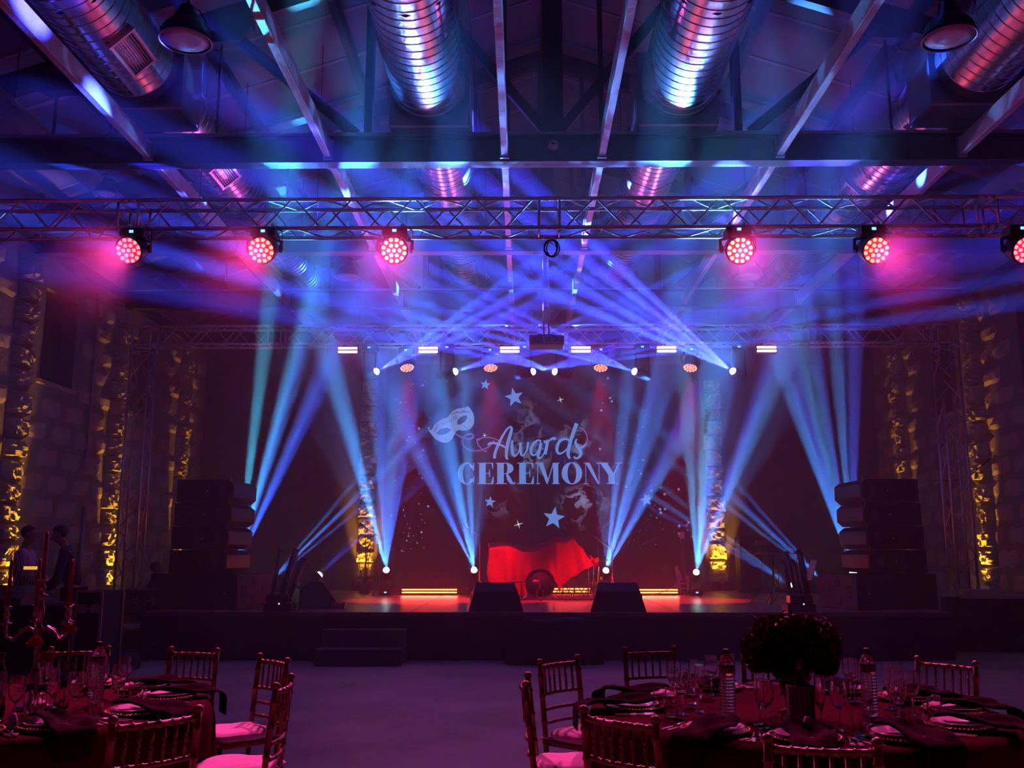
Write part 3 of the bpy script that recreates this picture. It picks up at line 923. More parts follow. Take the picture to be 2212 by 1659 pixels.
for x, lb in ((-3.83, 'left'), (4.72, 'right')):
    for s in (-1, 1):
        uplight('round amber uplight at the %s rear pilaster, its %s can' % (lb, 'inner' if s * x < 0 else 'outer'), x + s * .13, YB - .42, .7, x + s * .05, YB - .05, AMBER_E * .3, 24, 1.2)

# ---------------------------------------------------------------- haze in the air over the stage end of the hall
hz = MB().box((XC, 16.3, 4.76), (16.6, 14.2, 9.5)).build('haze', None)
hm = bpy.data.materials.new('stage_haze'); hm.use_nodes = True
nt = hm.node_tree; nt.nodes.clear()
ho = nt.nodes.new('ShaderNodeOutputMaterial'); hv = nt.nodes.new('ShaderNodeVolumeScatter')
hv.inputs['Color'].default_value = (1, 1, 1, 1)
hv.inputs['Density'].default_value = HAZE_D
hv.inputs['Anisotropy'].default_value = 0.25
nt.links.new(hv.outputs[0], ho.inputs['Volume'])
hz.data.materials.append(hm)
tag(hz, 'thin blue and magenta stage haze hanging in the air', 'haze', None, 'stuff')
# ================================================================ the stage
SX0, SX1, SY0 = -5.75, 6.4, 14.62
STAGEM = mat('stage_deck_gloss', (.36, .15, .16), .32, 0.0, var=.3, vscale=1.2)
st = thing('stage', 'low black stage with glossy deck panels lit red', 'stage', (SX0, SY0, 0), 0, None)
nx, ny = 6, 5
dw, dd = (SX1 - SX0) / nx, (YB - SY0 - .02) / ny
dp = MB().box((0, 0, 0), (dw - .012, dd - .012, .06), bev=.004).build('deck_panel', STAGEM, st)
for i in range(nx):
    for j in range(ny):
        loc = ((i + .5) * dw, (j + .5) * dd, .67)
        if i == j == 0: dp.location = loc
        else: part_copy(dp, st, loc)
def skirt(u, v):
    x = u * (SX1 - SX0)
    return (x, -.02 + .018 * math.sin(x * 9) + .008 * math.sin(x * 23), .64 - v * .635)
MB().grid(skirt, 150, 3).build('front_skirt', CLOTHK, st)
MB().box((0, 4.4, .32), (.02, 8.7, .62)).build('side_skirt', CLOTHK, st)
MB().box((SX1 - SX0, 4.4, .32), (.02, 8.7, .62)).build('side_skirt', CLOTHK, st)
MB().box(((SX1 - SX0) / 2, -.005, .668), (SX1 - SX0, .03, .06)).build('front_edge', mat('stage_edge', (.05, .045, .05), .5), st)

# portable steps
sp = thing('stage_steps', 'two black carpeted steps in front of the stage', 'steps', (-2.34, 14.02, 0))
STEPM = mat('step_carpet', (.05, .045, .05), .9)
MB().box((0, .30, .115), (1.22, .92, .23), bev=.006).build('lower_step', STEPM, sp)
MB().box((0, .42, .35), (1.2, .34, .24), bev=.006).build('upper_step', STEPM, sp)
for z, y in ((.233, -.14), (.473, .265)):
    MB().box((0, y, z), (1.2, .04, .008)).build('tread_nosing', mat('step_nosing', (.3, .28, .3), .5), sp)

# covered box in front of the stage
def cover(name, label, cat, x0, x1, y0, y1, h, m, loc_z=0, skew=.08, hemwave=.02, thick=None):
    t = thing(name, label, cat, ((x0 + x1) / 2, (y0 + y1) / 2, loc_z))
    w, d = (x1 - x0) / 2, (y1 - y0) / 2
    def fn(u, v):
        a = 2 * PI * u
        n = 5
        ca, sa = math.cos(a), math.sin(a)
        rr = 1 / (abs(ca) ** n + abs(sa) ** n) ** (1 / n)
        x, y = ca * rr, sa * rr
        if v < .3:
            k = v / .3
            return (x * w * k, y * d * k, h + .01 * math.sin(6 * x * k))
        k = (v - .3) / .7
        g = 1 + skew * k + hemwave * k * math.sin(13 * a)
        return (x * w * g, y * d * g, h * (1 - k) + .004)
    MB().grid(fn, 72, 14, True, True).build('cloth_cover', m, t)
    return t
cover('covered_box', 'box hidden under a black cloth on the floor against the stage front', 'covered box', -.2, 1.1, 14.02, 14.5, .62, CLOTHK)
bx_ = thing('light_bar', 'thin glossy black bar lying on the cloth cover before the stage', 'bar', (.33, 14.1, .65))
MB().box((0, 0, 0), (1.0, .03, .02), bev=.006).build('bar_body', mat('gloss_black', (.02, .02, .025), .08), bx_)

# wedge monitors
def wedge(label, loc, rz, s=1.0, group='wedge stage monitors'):
    t = thing('stage_monitor', label, 'stage monitor', loc, rz, group)
    w = .42 * s
    prof = [(-.30, 0), (.27, 0), (.30, .07), (.05, .41), (-.12, .43), (-.27, .30)]
    prof = [(a * s, b * s) for a, b in prof]
    M = Matrix.Rotation(PI / 2, 4, 'Z')
    n = len(prof)
    v = []
    for sx, k in ((-w, 1), (-w * 1.0, 1), (w, 1)):
        pass
    mb = MB()
    def tp(z): return 1 - .3 * z / (.43 * s)
    vv = [(-w * tp(z), y, z) for y, z in prof] + [(w * tp(z), y, z) for y, z in prof]
    mb.add(vv, [tuple(range(n)), tuple(reversed(range(n, 2 * n)))] + [(i, n + i, n + (i + 1) % n, (i + 1) % n) for i in range(n)])
    mb.build('cabinet', BLACK, t)
    g = MB()
    a, b = Vector((0, prof[2][0], prof[2][1])), Vector((0, prof[3][0], prof[3][1]))
    nrm = Vector((0, (b - a).z, -(b - a).y)).normalized()
    c = (a + b) / 2 + nrm * .012
    Mg = Matrix.Translation(c) @ (nrm.to_track_quat('Z', 'X').to_matrix().to_4x4())
    g.box((0, 0, 0), (.36 * s, w * 1.45, .02), 0, Mg, .006).build('front_grille', mat('speaker_grille', (.03, .03, .033), .55, .4), t)
    for sx in (-1, 1):
        MB().lathe([(.05, 0), (.05, .008), (.04, .012), (.035, .004), (0, .004)], 16, Matrix.Translation((sx * w * .86, -.05, .2 * s)) @ Matrix.Rotation(sx * PI / 2, 4, 'Y')).build('side_handle', BLACKM, t)
    return t
# wedges face the performers (grille to the back), so the audience sees their cabinets
wedge('black wedge monitor at the stage front, left of the red floor gap', (-.44, 15.0, .7), R(6))
wedge('black wedge monitor at the stage front, right of the red floor gap', (1.46, 15.0, .7), R(-4))
wedge('black wedge monitor turned sideways behind the left upright tubes', (-3.42, 15.9, .7), R(-70), 1.02)

# speaker stacks: line array elements on a subwoofer
def array_cab(parent_label, k, loc, rz, flip, group):
    t = thing('array_speaker', parent_label, 'loudspeaker', loc, rz, group)
    D, H, W = .92, .36, 1.1
    # side profile: deep box whose front narrows to a trapezoid
    prof = [(-D * .62, 0), (D * .15, 0), (D * .28, .0), (D * .38, .075), (D * .38, H - .075), (D * .28, H), (D * .15, H), (-D * .62, H)]
    n = len(prof)
    vv = [(x, -W / 2, z) for x, z in prof] + [(x, W / 2, z) for x, z in prof]
    MB().add(vv, [tuple(range(n)), tuple(reversed(range(n, 2 * n)))] + [(i, n + i, n + (i + 1) % n, (i + 1) % n) for i in range(n)]).build('cabinet', BLACK, t)
    MB().box((D * .382, 0, H / 2), (.012, W * .94, H - .17)).build('front_grille', mat('speaker_grille', (.03, .03, .033), .55, .4), t)
    for sy in (-1, 1):
        MB().box((D * .2, sy * (W / 2 + .006), H / 2), (.1, .02, .17), bev=.004).build('rigging_plate', mat('rigging_grey', (.06, .06, .07), .4, .5), t)
        MB().lathe([(.016, -.01), (.016, .01)], 8, Matrix.Translation((-.07, sy * W / 2, H * .48)) @ Matrix.Rotation(PI / 2, 4, 'X')).build('badge', mat('badge_silver', (.5, .5, .52), .3, .8), t)
    for sy in (-1, 1):
        MB().tube([(D * .31, sy * W * .4, H - .02), (D * .3, sy * W * .4, H + .03)], .008, 6).build('link_pin', ALU, t)
    return t
def sub(label, loc, rz, group):
    t = thing('subwoofer', label, 'subwoofer', loc, rz, group)
    D, H, W = 1.45, .55, 1.05
    MB().box((-D * .5 + .4, 0, H / 2), (D, W, H), bev=.01).build('cabinet', BLACK, t)
    xf = .4 + .001
    fr = MB().box((xf, 0, H / 2), (.014, W - .03, H - .03)).build('front_panel', mat('sub_front', (.08, .065, .075), .7), t)
    for (y, z, a, b) in ((-.3, .27, .13, .2), (0, .42, .12, .16), (.3, .27, .13, .2), (0, .13, .12, .16), (-.42, .5, .05, .04), (.42, .5, .05, .04)):
        MB().box((xf + .008, y, z), (.012, a, b), bev=.003).build('port_slot', BLACK, fr)
    for y in (-.2, .2):
        MB().box((-.2, y, -.0 + H + .0), (.3, .1, .012)).build('top_cup', BLACKM, t)
    for sy in (-1, 1):
        MB().lathe([(.016, -.01), (.016, .01)], 8, Matrix.Translation((.2, sy * W / 2, H * .45)) @ Matrix.Rotation(PI / 2, 4, 'X')).build('badge', mat('badge_silver', (.5, .5, .52), .3, .8), t)
    return t

sub('black subwoofer with slotted front on the left stage corner', (-4.73, 15.75, .7), R(-16), 'subwoofers')
sub('black subwoofer with slotted front on the right stage corner', (5.44, 15.75, .7), R(196), 'subwoofers')
NTH = ('lowest', 'second from the bottom', 'second from the top', 'topmost')
for k in range(4):
    array_cab('black line array speaker of the left stack, ' + NTH[k], k, (-5.0 + .018 * k, 15.75, 1.262 + k * .372), R(-4), False, 'left speaker stack')
    array_cab('black line array speaker of the right stack, ' + NTH[k], k, (5.74 - .018 * k, 15.75, 1.262 + k * .372), R(184), True, 'right speaker stack')

# upright confetti tubes on their bases
def cannons(label, loc, tubes, group):
    t = thing('confetti_launcher', label, 'confetti launcher', loc, 0, group)
    MB().box((0, .1, .06), (.42, .34, .12), bev=.01).build('base_box', BLACK, t)
    MB().box((0, .02, .19), (.34, .2, .14), bev=.02).build('tube_holder', BLACKM, t)
    for (x0, x1, y1, z1, r) in tubes:
        a, b = Vector((x0, .02, .12)), Vector((x1, y1, z1))
        d = (b - a).normalized()
        tb = MB().tube([a, b], r, 14).build('tube', mat('launcher_tube', (.03, .022, .022), .4), t)
        MB().tube([b - d * .03, b + d * .006], r * 1.15, 14).build('tube_collar', BLACKM, tb)
        MB().tube([a + d * .3, a + d * .34], r * 1.12, 14).build('tube_band', BLACKM, tb)
    MB().lathe([(.012, 0), (.012, .006)], 8, Matrix.Translation((.03, -.08, .12)) @ Matrix.Rotation(PI / 2, 4, 'X')).build('indicator', emat('indicator_white', (.9, .9, 1), 1.2), t)
    return t
cannons('cluster of three upright black tubes on the left stage front', (-3.72, 14.75, .7), ((-.12, -.05, .2, .93, .032), (0.0, .19, .2, .93, .045), (.12, .33, .15, .79, .04)), 'confetti launchers')
cannons('cluster of four leaning black tubes on the right stage front', (4.18, 14.72, .7), ((-.1, -.19, .15, .75, .035), (-.02, -.1, .25, .89, .032), (.06, -.02, .25, .76, .03), (.14, .06, .12, .92, .045)), 'confetti launchers')

# glowing floor strips
LEDW = emat('led_strip_warm', (1, .26, .05), 4.5)
for k, (x0, x1, y, lb) in enumerate(((-2.56, -1.38, 20.4, 'left of the covered drum kit'), (.55, 1.45, 20.9, 'behind the drum kit legs'), (2.28, 3.25, 20.35, 'beside the bass guitar'))):
    t = thing('led_batten', 'glowing orange double floor strip ' + lb, 'led strip', ((x0 + x1) / 2, y, .7), 0, 'orange floor strips')
    L = x1 - x0
    MB().box((0, .05, .09), (L, .08, .14), bev=.01).build('housing', BLACK, t)
    for z in (.062, .118):
        MB().box((0, .004, z), (L - .02, .02, .03), bev=.006).build('light_strip', LEDW, t)
    for s in (-1, 1):
        MB().box((s * L * .42, .05, .01), (.05, .12, .02)).build('foot', BLACK, t)
    l = bpy.data.lights.new('strip_light', 'AREA'); l.shape = 'RECTANGLE'; l.size = L; l.size_y = .08; l.energy = STRIP_E; l.color = (1, .05, .03)
    o = bpy.data.objects.new('strip_light', l); col.objects.link(o); o.location = ((x0 + x1) / 2, y - .02, .8); o.rotation_euler = (R(-72), 0, 0)
# ---------------------------------------------------------------- covered drum kit
REDC = mat('red_dust_sheet', (.55, .012, .02), .75, var=.15, vscale=3, bump=.2, bscale=40, sheen=.1)
def interp(pts, x):
    if x <= pts[0][0]: return pts[0][1]
    for (a, b), (c, d) in zip(pts, pts[1:]):
        if x <= c:
            k = (x - a) / (c - a)
            k = k * k * (3 - 2 * k)
            return b + (d - b) * k
    return pts[-1][1]
DX0, DX1 = -.68, 1.42
TOP = [(-.68, 1.81), (-.3, 1.81), (.02, 1.735), (.2, 1.75), (.45, 1.84), (.67, 1.935), (.85, 1.90), (.98, 1.955), (1.15, 1.80), (1.3, 1.60), (1.42, 1.42)]
HEM = [(-.68, .78), (-.3, .76), (.1, .74), (.3, .95), (.5, 1.1), (.66, 1.0), (.7, .82), (.75, .95), (1.0, 1.12), (1.25, 1.27), (1.42, 1.36)]
dk = thing('drum_cover', 'shiny red cloth thrown over a drum kit on the stage', 'cloth', (.35, 19.4, .7))
def drape(u, v):
    x = DX0 + u * (DX1 - DX0)
    zt, zh = interp(TOP, x), interp(HEM, x)
    y0, y1 = 18.95, 20.05
    if v < .25:                      # back fall
        k = v / .25
        y, z = y1 + .12 * (1 - k), zh + .1 + (zt - .05 - zh - .1) * k
    elif v < .5:                     # over the top, sagging forward
        k = (v - .25) / .25
        y = y1 + (y0 - y1) * k
        z = zt - .05 + .05 * math.sin(PI * min(1, k * 1.2)) - .10 * k * (1 + .4 * math.sin(5 * x))
    else:                            # front fall with folds
        k = (v - .5) / .5
        z = (zt - .15) * (1 - k) + zh * k
        fold = .07 * math.sin(7.5 * x + .8) + .035 * math.sin(17 * x + 2 * z) + .02 * math.sin(31 * x)
        pinch = .14 * math.exp(-((x - .67) / .05) ** 2)
        y = y0 - .06 * k + fold * min(1, k * 1.6) - pinch
    edge = .0
    if u < .06: edge = .1 * (1 - u / .06)
    return (x + edge * .2 * math.sin(9 * z), y + .02 * math.sin(11 * x + 5 * z), z)
o = MB().grid(drape, 96, 60).build('sheet', REDC, dk, True)
o.modifiers.new('thickness', 'SOLIDIFY').thickness = .008
side = MB().grid(lambda u, v: (-.69 + .02 * math.sin(9 * v + 5 * u), 18.93 + u * 1.2 + .02 * math.sin(14 * v), 1.78 - v * 1.02 - .05 * math.sin(PI * u)), 16, 16)
side.build('side_fall', REDC, dk, True)
# the little red bundle and cymbal arm poking out at the right
b_ = MB().grid(lambda u, v: (1.33 + .16 * v + .02 * math.sin(6 * u * PI), 19.15 + (.07 + .02 * math.sin(9 * v)) * math.cos(2 * PI * u), 1.44 - .04 * v + (.07 + .025 * math.sin(7 * v + 3 * u)) * math.sin(2 * PI * u)), 18, 8)
b_.build('wrapped_bundle', REDC, dk, True)

kd = thing('bass_drum', 'black bass drum under the red sheet, its round head showing', 'drum', (.33, 18.72, 1.0))
My = Matrix.Rotation(PI / 2, 4, 'X')
MB().lathe([(.27, -.35), (.275, -.3), (.275, .03), (.29, .04), (.29, .07), (.265, .075), (.26, .05), (0, .052)], 36, My).build('shell', mat('drum_black', (.015, .012, .014), .5), kd)
MB().lathe([(.262, .054), (.0, .056)], 36, My).build('head_skin', mat('drum_head', (.02, .012, .014), .7), kd)
for a in range(8):
    an = a * PI / 4 + .2
    MB().tube([(.28 * math.cos(an), -.06, .28 * math.sin(an)), (.28 * math.cos(an), .1, .28 * math.sin(an))], .012, 6).build('lug', ALU, kd)
for s in (-1, 1):
    MB().tube([(s * .2, .1, -.2), (s * .34, .0, -.29)], .012, 6).build('spur', ALU, kd)
# stands below the sheet
HW = mat('drum_hardware', (.55, .5, .5), .25, 1.0)
def tripod(label, x, y, h, spread=.22, name='drum_stand', arms=(), cat='stand', group='drum hardware'):
    t = thing(name, label, cat, (x, y, .7), 0, group)
    MB().tube([(0, 0, .08), (0, 0, h)], .012, 8).build('pole', HW, t)
    for k in range(3):
        a = k * 2 * PI / 3 + .4
        lg = MB().tube([(0, 0, .34), (spread * math.cos(a), spread * math.sin(a), .012)], .009, 6).build('leg', HW, t)
        MB().lathe([(.016, 0), (.016, .03), (.01, .04)], 8, Matrix.Translation((spread * math.cos(a), spread * math.sin(a), 0))).build('rubber_foot', BLACK, lg)
        MB().tube([(0, 0, .12), (spread * .55 * math.cos(a), spread * .55 * math.sin(a), .16)], .006, 6).build('stay', HW, t)
    for (p, q) in arms:
        MB().tube([p, q], .01, 6).build('boom_arm', HW, t)
    return t
tripod('chrome drum stand legs below the red sheet, nearest the bass drum', .78, 19.0, .5)
tripod('chrome drum stand legs below the red sheet, second from the bass drum', 1.02, 19.25, .5)
tripod('chrome drum stand legs below the red sheet, farthest from the bass drum', 1.3, 19.35, .62)
t = tripod('cymbal stand whose boom tip pokes out right of the red sheet', 1.42, 19.6, .72, .25, 'cymbal_stand', (((0, 0, .7), (.3, -.1, .74)),))
# pedal and small percussion in front of the bass drum
pd = thing('drum_pedal', 'metal bass drum pedal on the stage floor before the drum', 'pedal', (.32, 18.3, .7))
MB().box((0, 0, .03), (.1, .3, .015)).build('footboard', HW, pd)
MB().tube([(-.06, .14, .0), (-.06, .14, .2), (.06, .14, .2), (.06, .14, .0)], .01, 6).build('frame', HW, pd)
MB().tube([(0, .14, .2), (0, .2, .33)], .008, 6).build('beater', HW, pd)
sn = thing('snare_stand', 'low boom microphone on a short stand before the bass drum', 'microphone stand', (-.03, 18.35, .7))
MB().lathe([(.12, 0), (.12, .02), (.03, .03)], 18).build('base', BLACKM, sn)
MB().tube([(0, 0, .02), (0, 0, .33)], .012, 8).build('pole', BLACKM, sn)
MB().tube([(-.2, 0, .33), (.22, 0, .345)], .009, 8).build('boom', BLACKM, sn)
MB().lathe([(.02, 0), (.034, .03), (.036, .12), (.02, .16)], 12, Matrix.Translation((.2, 0, .345)) @ Matrix.Rotation(PI / 2, 4, 'Y')).build('microphone', mat('mic_body', (.25, .22, .22), .35, .8), sn)
# drum riser carpet
rg = thing('drum_mat', 'thin dark mat under the drum kit', 'mat', (.55, 19.3, .7))
MB().box((0, 0, .012), (2.5, 1.9, .024), bev=.004).build('mat_sheet', mat('drum_mat_pile', (.05, .03, .035), .9), rg)

def mic_stand(label, x, y, h, dx, group='microphone stands'):
    t = tripod(label, x, y, h, .28, 'microphone_stand', (((0, 0, h), (dx, -.1, h + .12)),), 'microphone stand', group)
    MB().lathe([(.016, 0), (.02, .12), (.03, .16), (.03, .2), (.015, .225)], 12, Matrix.Translation((dx, -.1, h + .12)) @ Matrix.Rotation(-.9 if dx < 0 else .9, 4, 'Y')).build('microphone', mat('mic_body', (.25, .22, .22), .35, .8), t)
    return t
mic_stand('tall microphone stand left of the red drum sheet', -.86, 19.2, 1.2, -.16)
mic_stand('tall microphone stand right of the red drum sheet, nearer the drums', 1.55, 19.9, 1.28, .1)
mic_stand('tall microphone stand right of the red drum sheet, nearer the bass guitar', 1.78, 19.3, .95, -.18)
mic_stand('microphone stand by the amber pilaster at the left of the stage', -3.1, 20.6, 1.25, -.22)

# ---------------------------------------------------------------- bass guitar on its stand
bg = thing('bass_guitar', 'white bass guitar leaning on a stand at the back of the stage', 'bass guitar', (3.42, 20.6, .72), 0)
S = 1 / 4.424 / 97.5                                  # crop units to metres at that depth
def gp(pts): return [((x - 585) * S, (1248 - y) * S) for x, y in pts]
bodyp = [(520, 990), (534, 998), (540, 1030), (556, 1052), (564, 1088), (590, 1108), (606, 1092), (596, 1060), (604, 1052), (612, 1076), (632, 1080), (655, 1066), (650, 1088), (636, 1108), (634, 1140), (650, 1165), (672, 1190), (674, 1215), (655, 1232), (620, 1242), (580, 1247), (540, 1244), (505, 1228), (490, 1195), (498, 1165), (516, 1130), (520, 1100), (512, 1060), (508, 1020)]
Mt = Matrix.Rotation(R(-6), 4, 'X')
bd = MB().prism(gp(bodyp)[::-1], .045, Mt).build('body', mat('bass_white', (.72, .52, .58), .3, coat=.3), bg)
MB().prism(gp([(568, 1110), (597, 1110), (600, 745), (572, 745)])[::-1], .03, Matrix.Translation((0, -.02, 0)) @ Mt).build('neck', mat('bass_neck', (.06, .035, .03), .4), bg)
hd = MB().prism(gp([(572, 748), (562, 735), (566, 720), (570, 685), (602, 683), (603, 720), (608, 738), (598, 750)])[::-1], .025, Matrix.Translation((0, -.02, 0)) @ Mt).build('headstock', mat('bass_white', (.72, .52, .58), .3), bg)
for k in range(4):
    for s in (-1,):
        x, z = ((584 + (-24 if k % 2 else 26)) - 585) * S, (1248 - 695 - (k // 2) * 26) * S
        MB().lathe([(.01, -.02), (.012, .02)], 8, Mt @ Matrix.Translation((x, -.02, z)) @ Matrix.Rotation(PI / 2, 4, 'Y')).build('tuning_key', HW, hd)
for (x0, x1, y0, y1) in ((553, 606, 1120, 1146), (553, 606, 1163, 1190), (555, 604, 1203, 1230)):
    q = gp([((x0 + x1) / 2, (y0 + y1) / 2)])[0]
    MB().box((q[0], -.03, q[1]), ((x1 - x0) * S, .02, (y1 - y0) * S), 0, Mt).build('pickup', BLACK, bd)
for k, (x, y) in enumerate(((632, 1158), (642, 1180), (626, 1190), (640, 1202), (630, 1215))):
    q = gp([(x, y)])[0]
    MB().lathe([(.012, 0), (.01, .018)], 10, Mt @ Matrix.Translation((q[0], -.022, q[1])) @ Matrix.Rotation(PI / 2, 4, 'X')).build('knob', BLACK, bd)
for k in range(4):
    x = (576 + k * 5.5 - 585) * S
    MB().tube([tuple(Mt @ Vector((x, -.042, (1248 - 1235) * S))), tuple(Mt @ Vector((x, -.04, (1248 - 740) * S)))], .0015, 4).build('string', HW, bg)
gs = thing('guitar_stand', 'black tubular stand holding the bass guitar', 'guitar stand', (3.42, 20.6, .7))
for s in (-1, 1):
    MB().tube([(0, .12, .5), (s * .15, .1, .05), (s * .18, -.12, .012)], .01, 6).build('leg', BLACKM, gs)
    MB().tube([(s * .07, .1, .05), (s * .07, -.1, .03), (s * .07, -.1, .08)], .01, 6).build('cradle_arm', BLACKM, gs)
MB().tube([(0, .12, .5), (0, .3, .012)], .01, 6).build('rear_leg', BLACKM, gs)
cb_ = MB().tube([(3.3, 20.55, 1.1), (3.22, 20.4, .95), (3.1, 20.3, .86), (2.85, 20.2, .76), (2.5, 20.1, .71)], .006, 5).build('guitar_cable', mat('cable_red', (.3, .05, .04), .5))
tag(cb_, 'thin cable drooping from the bass guitar to the floor strip', 'cable')

# bass amp at the back right with faint lettering
am = thing('bass_amplifier', 'dark bass amplifier cabinet with faint pale lettering behind the right stand', 'amplifier', (5.55, 22.2, .7))
MB().box((0, 0, .62), (1.25, .5, 1.24), bev=.02).build('cabinet', BLACK, am)
MB().box((0, -.255, .52), (1.15, .02, .95), bev=.006).build('speaker_cloth', mat('amp_cloth', (.03, .026, .03), .95), am)
for (x, z) in ((-.3, .3), (.3, .3), (-.3, .76), (.3, .76)):
    MB().lathe([(.2, 0), (.2, .012), (.17, .016), (.17, 0)], 24, Matrix.Translation((x, -.262, z)) @ Matrix.Rotation(PI / 2, 4, 'X')).build('speaker_ring', mat('amp_ring', (.06, .05, .055), .5), am)
let = MB()
def stroke2(mb, pts, w, y, sx, sz, x0, z0):
    p2 = [(x0 + x * sx, z0 + z * sz) for x, z in pts]
    for (a, b), (c, d) in zip(p2, p2[1:]):
        mb.bar((a, y, b), (c, y, d), .004, w, (0, 0, 1)) if abs(c - a) > abs(d - b) else mb.bar((a, y, b), (c, y, d), w, .004, (0, 1, 0))
for pts in ([(0, 0), (.15, 1), (.3, .3), (.5, 1), (.55, 0)], [(.9, .5), (1.1, .5), (1.05, .8), (.85, .7), (.8, .2), (1.0, 0)], [(1.5, .8), (1.25, .7), (1.4, .4), (1.3, 0), (1.15, .1)], [(1.95, .7), (1.7, .7), (1.65, .1), (1.9, .1), (2.0, .8), (2.0, 0)], [(2.3, 1), (2.25, 0), (2.55, .1), (2.55, .6), (2.3, .6)]):
    stroke2(let, pts, .012, -.27, .13, .11, -.28, 1.06)
let.build('name_lettering', mat('faint_letter', (.5, .45, .5), .5), am)

# music stand with sheet and cables, keyboard behind
ms = thing('keyboard_stand', 'tall tripod stand carrying a laptop tray and a tilted sheet, right of the stage', 'music stand', (4.36, 16.9, .7))
MB().tube([(0, 0, .3), (0, 0, .86)], .02, 8).build('pole', BLACKM, ms)
for a, L in ((-2.0, .36), (.1, .62), (1.7, .4)):
    lg = MB().tube([(0, 0, .3), (L * math.cos(a), L * math.sin(a), .015)], .016, 6).build('leg', mat('stand_leg_red', (.09, .04, .04), .4), ms)
MB().box((.06, 0, .87), (.62, .4, .02), bev=.004).build('tray', mat('tray_grey', (.2, .2, .24), .4), ms)
MB().box((.3, -.02, 1.03), (.012, .34, .36), 0, Matrix.Translation((.05, 0, -.3)) @ Matrix.Rotation(.32, 4, 'Y')).build('sheet', mat('blue_sheet', (.35, .4, .5), .5), ms)
for k in range(3):
    MB().tube([(-.2 + k * .3, -.1, .86), (-.24 + k * .3, -.12, .5), (-.3 + k * .34, -.16, .2), (-.5 + k * .4, -.2, .01)], .006, 5).build('cable', BLACK, ms)
# stage dressing: small bare branches by the left rear pilaster
for (x, y, hgt, n, lb) in ((-3.55, 21.6, 1.5, 7, 'in front of the left amber pilaster'), (-4.6, 21.0, 1.0, 5, 'behind the left upright tubes')):
    t = thing('bare_branch', 'dark bare branches standing ' + lb, 'branches', (x, y, .7), 0, 'bare branches')
    rnd = random.Random(int(x * 100))
    for k in range(n):
        a = rnd.uniform(0, 6.28); q = []
        px, py = 0, 0
        for j in range(7):
            q.append((px, py, hgt * j / 6 * rnd.uniform(.92, 1)))
            px += rnd.uniform(.0, .07) * math.cos(a) + rnd.uniform(-.03, .03); py += rnd.uniform(0, .03) * math.sin(a)
        q.sort(key=lambda v: v[2])
        MB().tube(q, [.012 - .0014 * j for j in range(7)], 5).build('stem', mat('branch_bark', (.03, .02, .018), .8), t)
        for j in (3, 4, 5):
            p0 = Vector(q[j]); p1 = p0 + Vector((rnd.uniform(-.2, .2), rnd.uniform(-.05, .05), rnd.uniform(.08, .22)))
            MB().tube([p0, (p0 + p1) / 2 + Vector((.02, 0, -.01)), p1], [.006, .005, .003], 4).build('twig', mat('branch_bark', (.03, .02, .018), .8), t)
    MB().lathe([(.09, 0), (.12, .02), (.12, .16), (.1, .18)], 14).build('pot', BLACK, t)
# small effect bursts and clutter on the stage floor
cl = thing('cable_box', 'small cable box with loose leads on the deck beside the side monitor', 'cable box', (-2.95, 15.55, .7))
MB().box((0, 0, .04), (.2, .14, .08), bev=.01).build('box_body', mat('cable_box_grey', (.12, .1, .11), .4), cl)
for k in range(3):
    MB().tube([(-.05 + k * .05, 0, .07), (-.1 + k * .1, -.1, .1), (-.15 + k * .15, -.2, .01)], .008, 5).build('lead', BLACK, cl)

# ---------------------------------------------------------------- ceiling projector on its pole
pj = thing('projector', 'pale video projector hanging on a long pole over the stage', 'projector', (.385, 14.8, 4.93))
PJ = mat('projector_shell', (.42, .41, .46), .4)
MB().box((0, .2, .0), (.56, .44, .16), bev=.025).build('shell', PJ, pj)
MB().box((-.15, -.022, .01), (.17, .008, .125)).build('fan_grille', mat('projector_grille', (.12, .11, .14), .5), pj)
for k in range(8):
    MB().box((-.226 + k * .0215, -.028, .01), (.006, .008, .122)).build('grille_bar', PJ, pj)
pn = MB().box((.12, -.022, .0), (.3, .006, .1)).build('connector_panel', mat('projector_panel', (.32, .31, .36), .5), pj)
for k, (x, z) in enumerate(((.0, -.02), (.03, .02), (.05, -.03), (.06, .02), (.05, .0), (.12, -.02), (.15, -.02), (.18, -.02), (.21, -.02), (.24, -.02))):
    MB().box((x, -.028, z), (.014, .008, .014)).build('socket', BLACK, pn)
MB().tube([(.02, -.02, .09), (.06, -.06, .06), (.16, -.07, .02), (.17, -.03, -.01)], .007, 5).build('signal_cable', BLACK, pj)
MB().lathe([(.05, 0), (.05, .05), (.045, .06)], 16, Matrix.Translation((.12, .42, 0)) @ Matrix.Rotation(-PI / 2, 4, 'X')).build('lens', mat('gloss_black', (.02, .02, .025), .08), pj)
MB().box((0, .2, .1), (.22, .2, .03), bev=.004).build('mount_plate', BLACKM, pj)
for s in (-1, 1):
    MB().tube([(s * .04, .2, .1), (s * .04, .2, 1.49)], .014, 8).build('pole', mat('pole_white', (.5, .5, .55), .4), pj)
MB().box((0, .2, 1.5), (.4, .16, .05)).build('beam_clamp', BLACKM, pj)
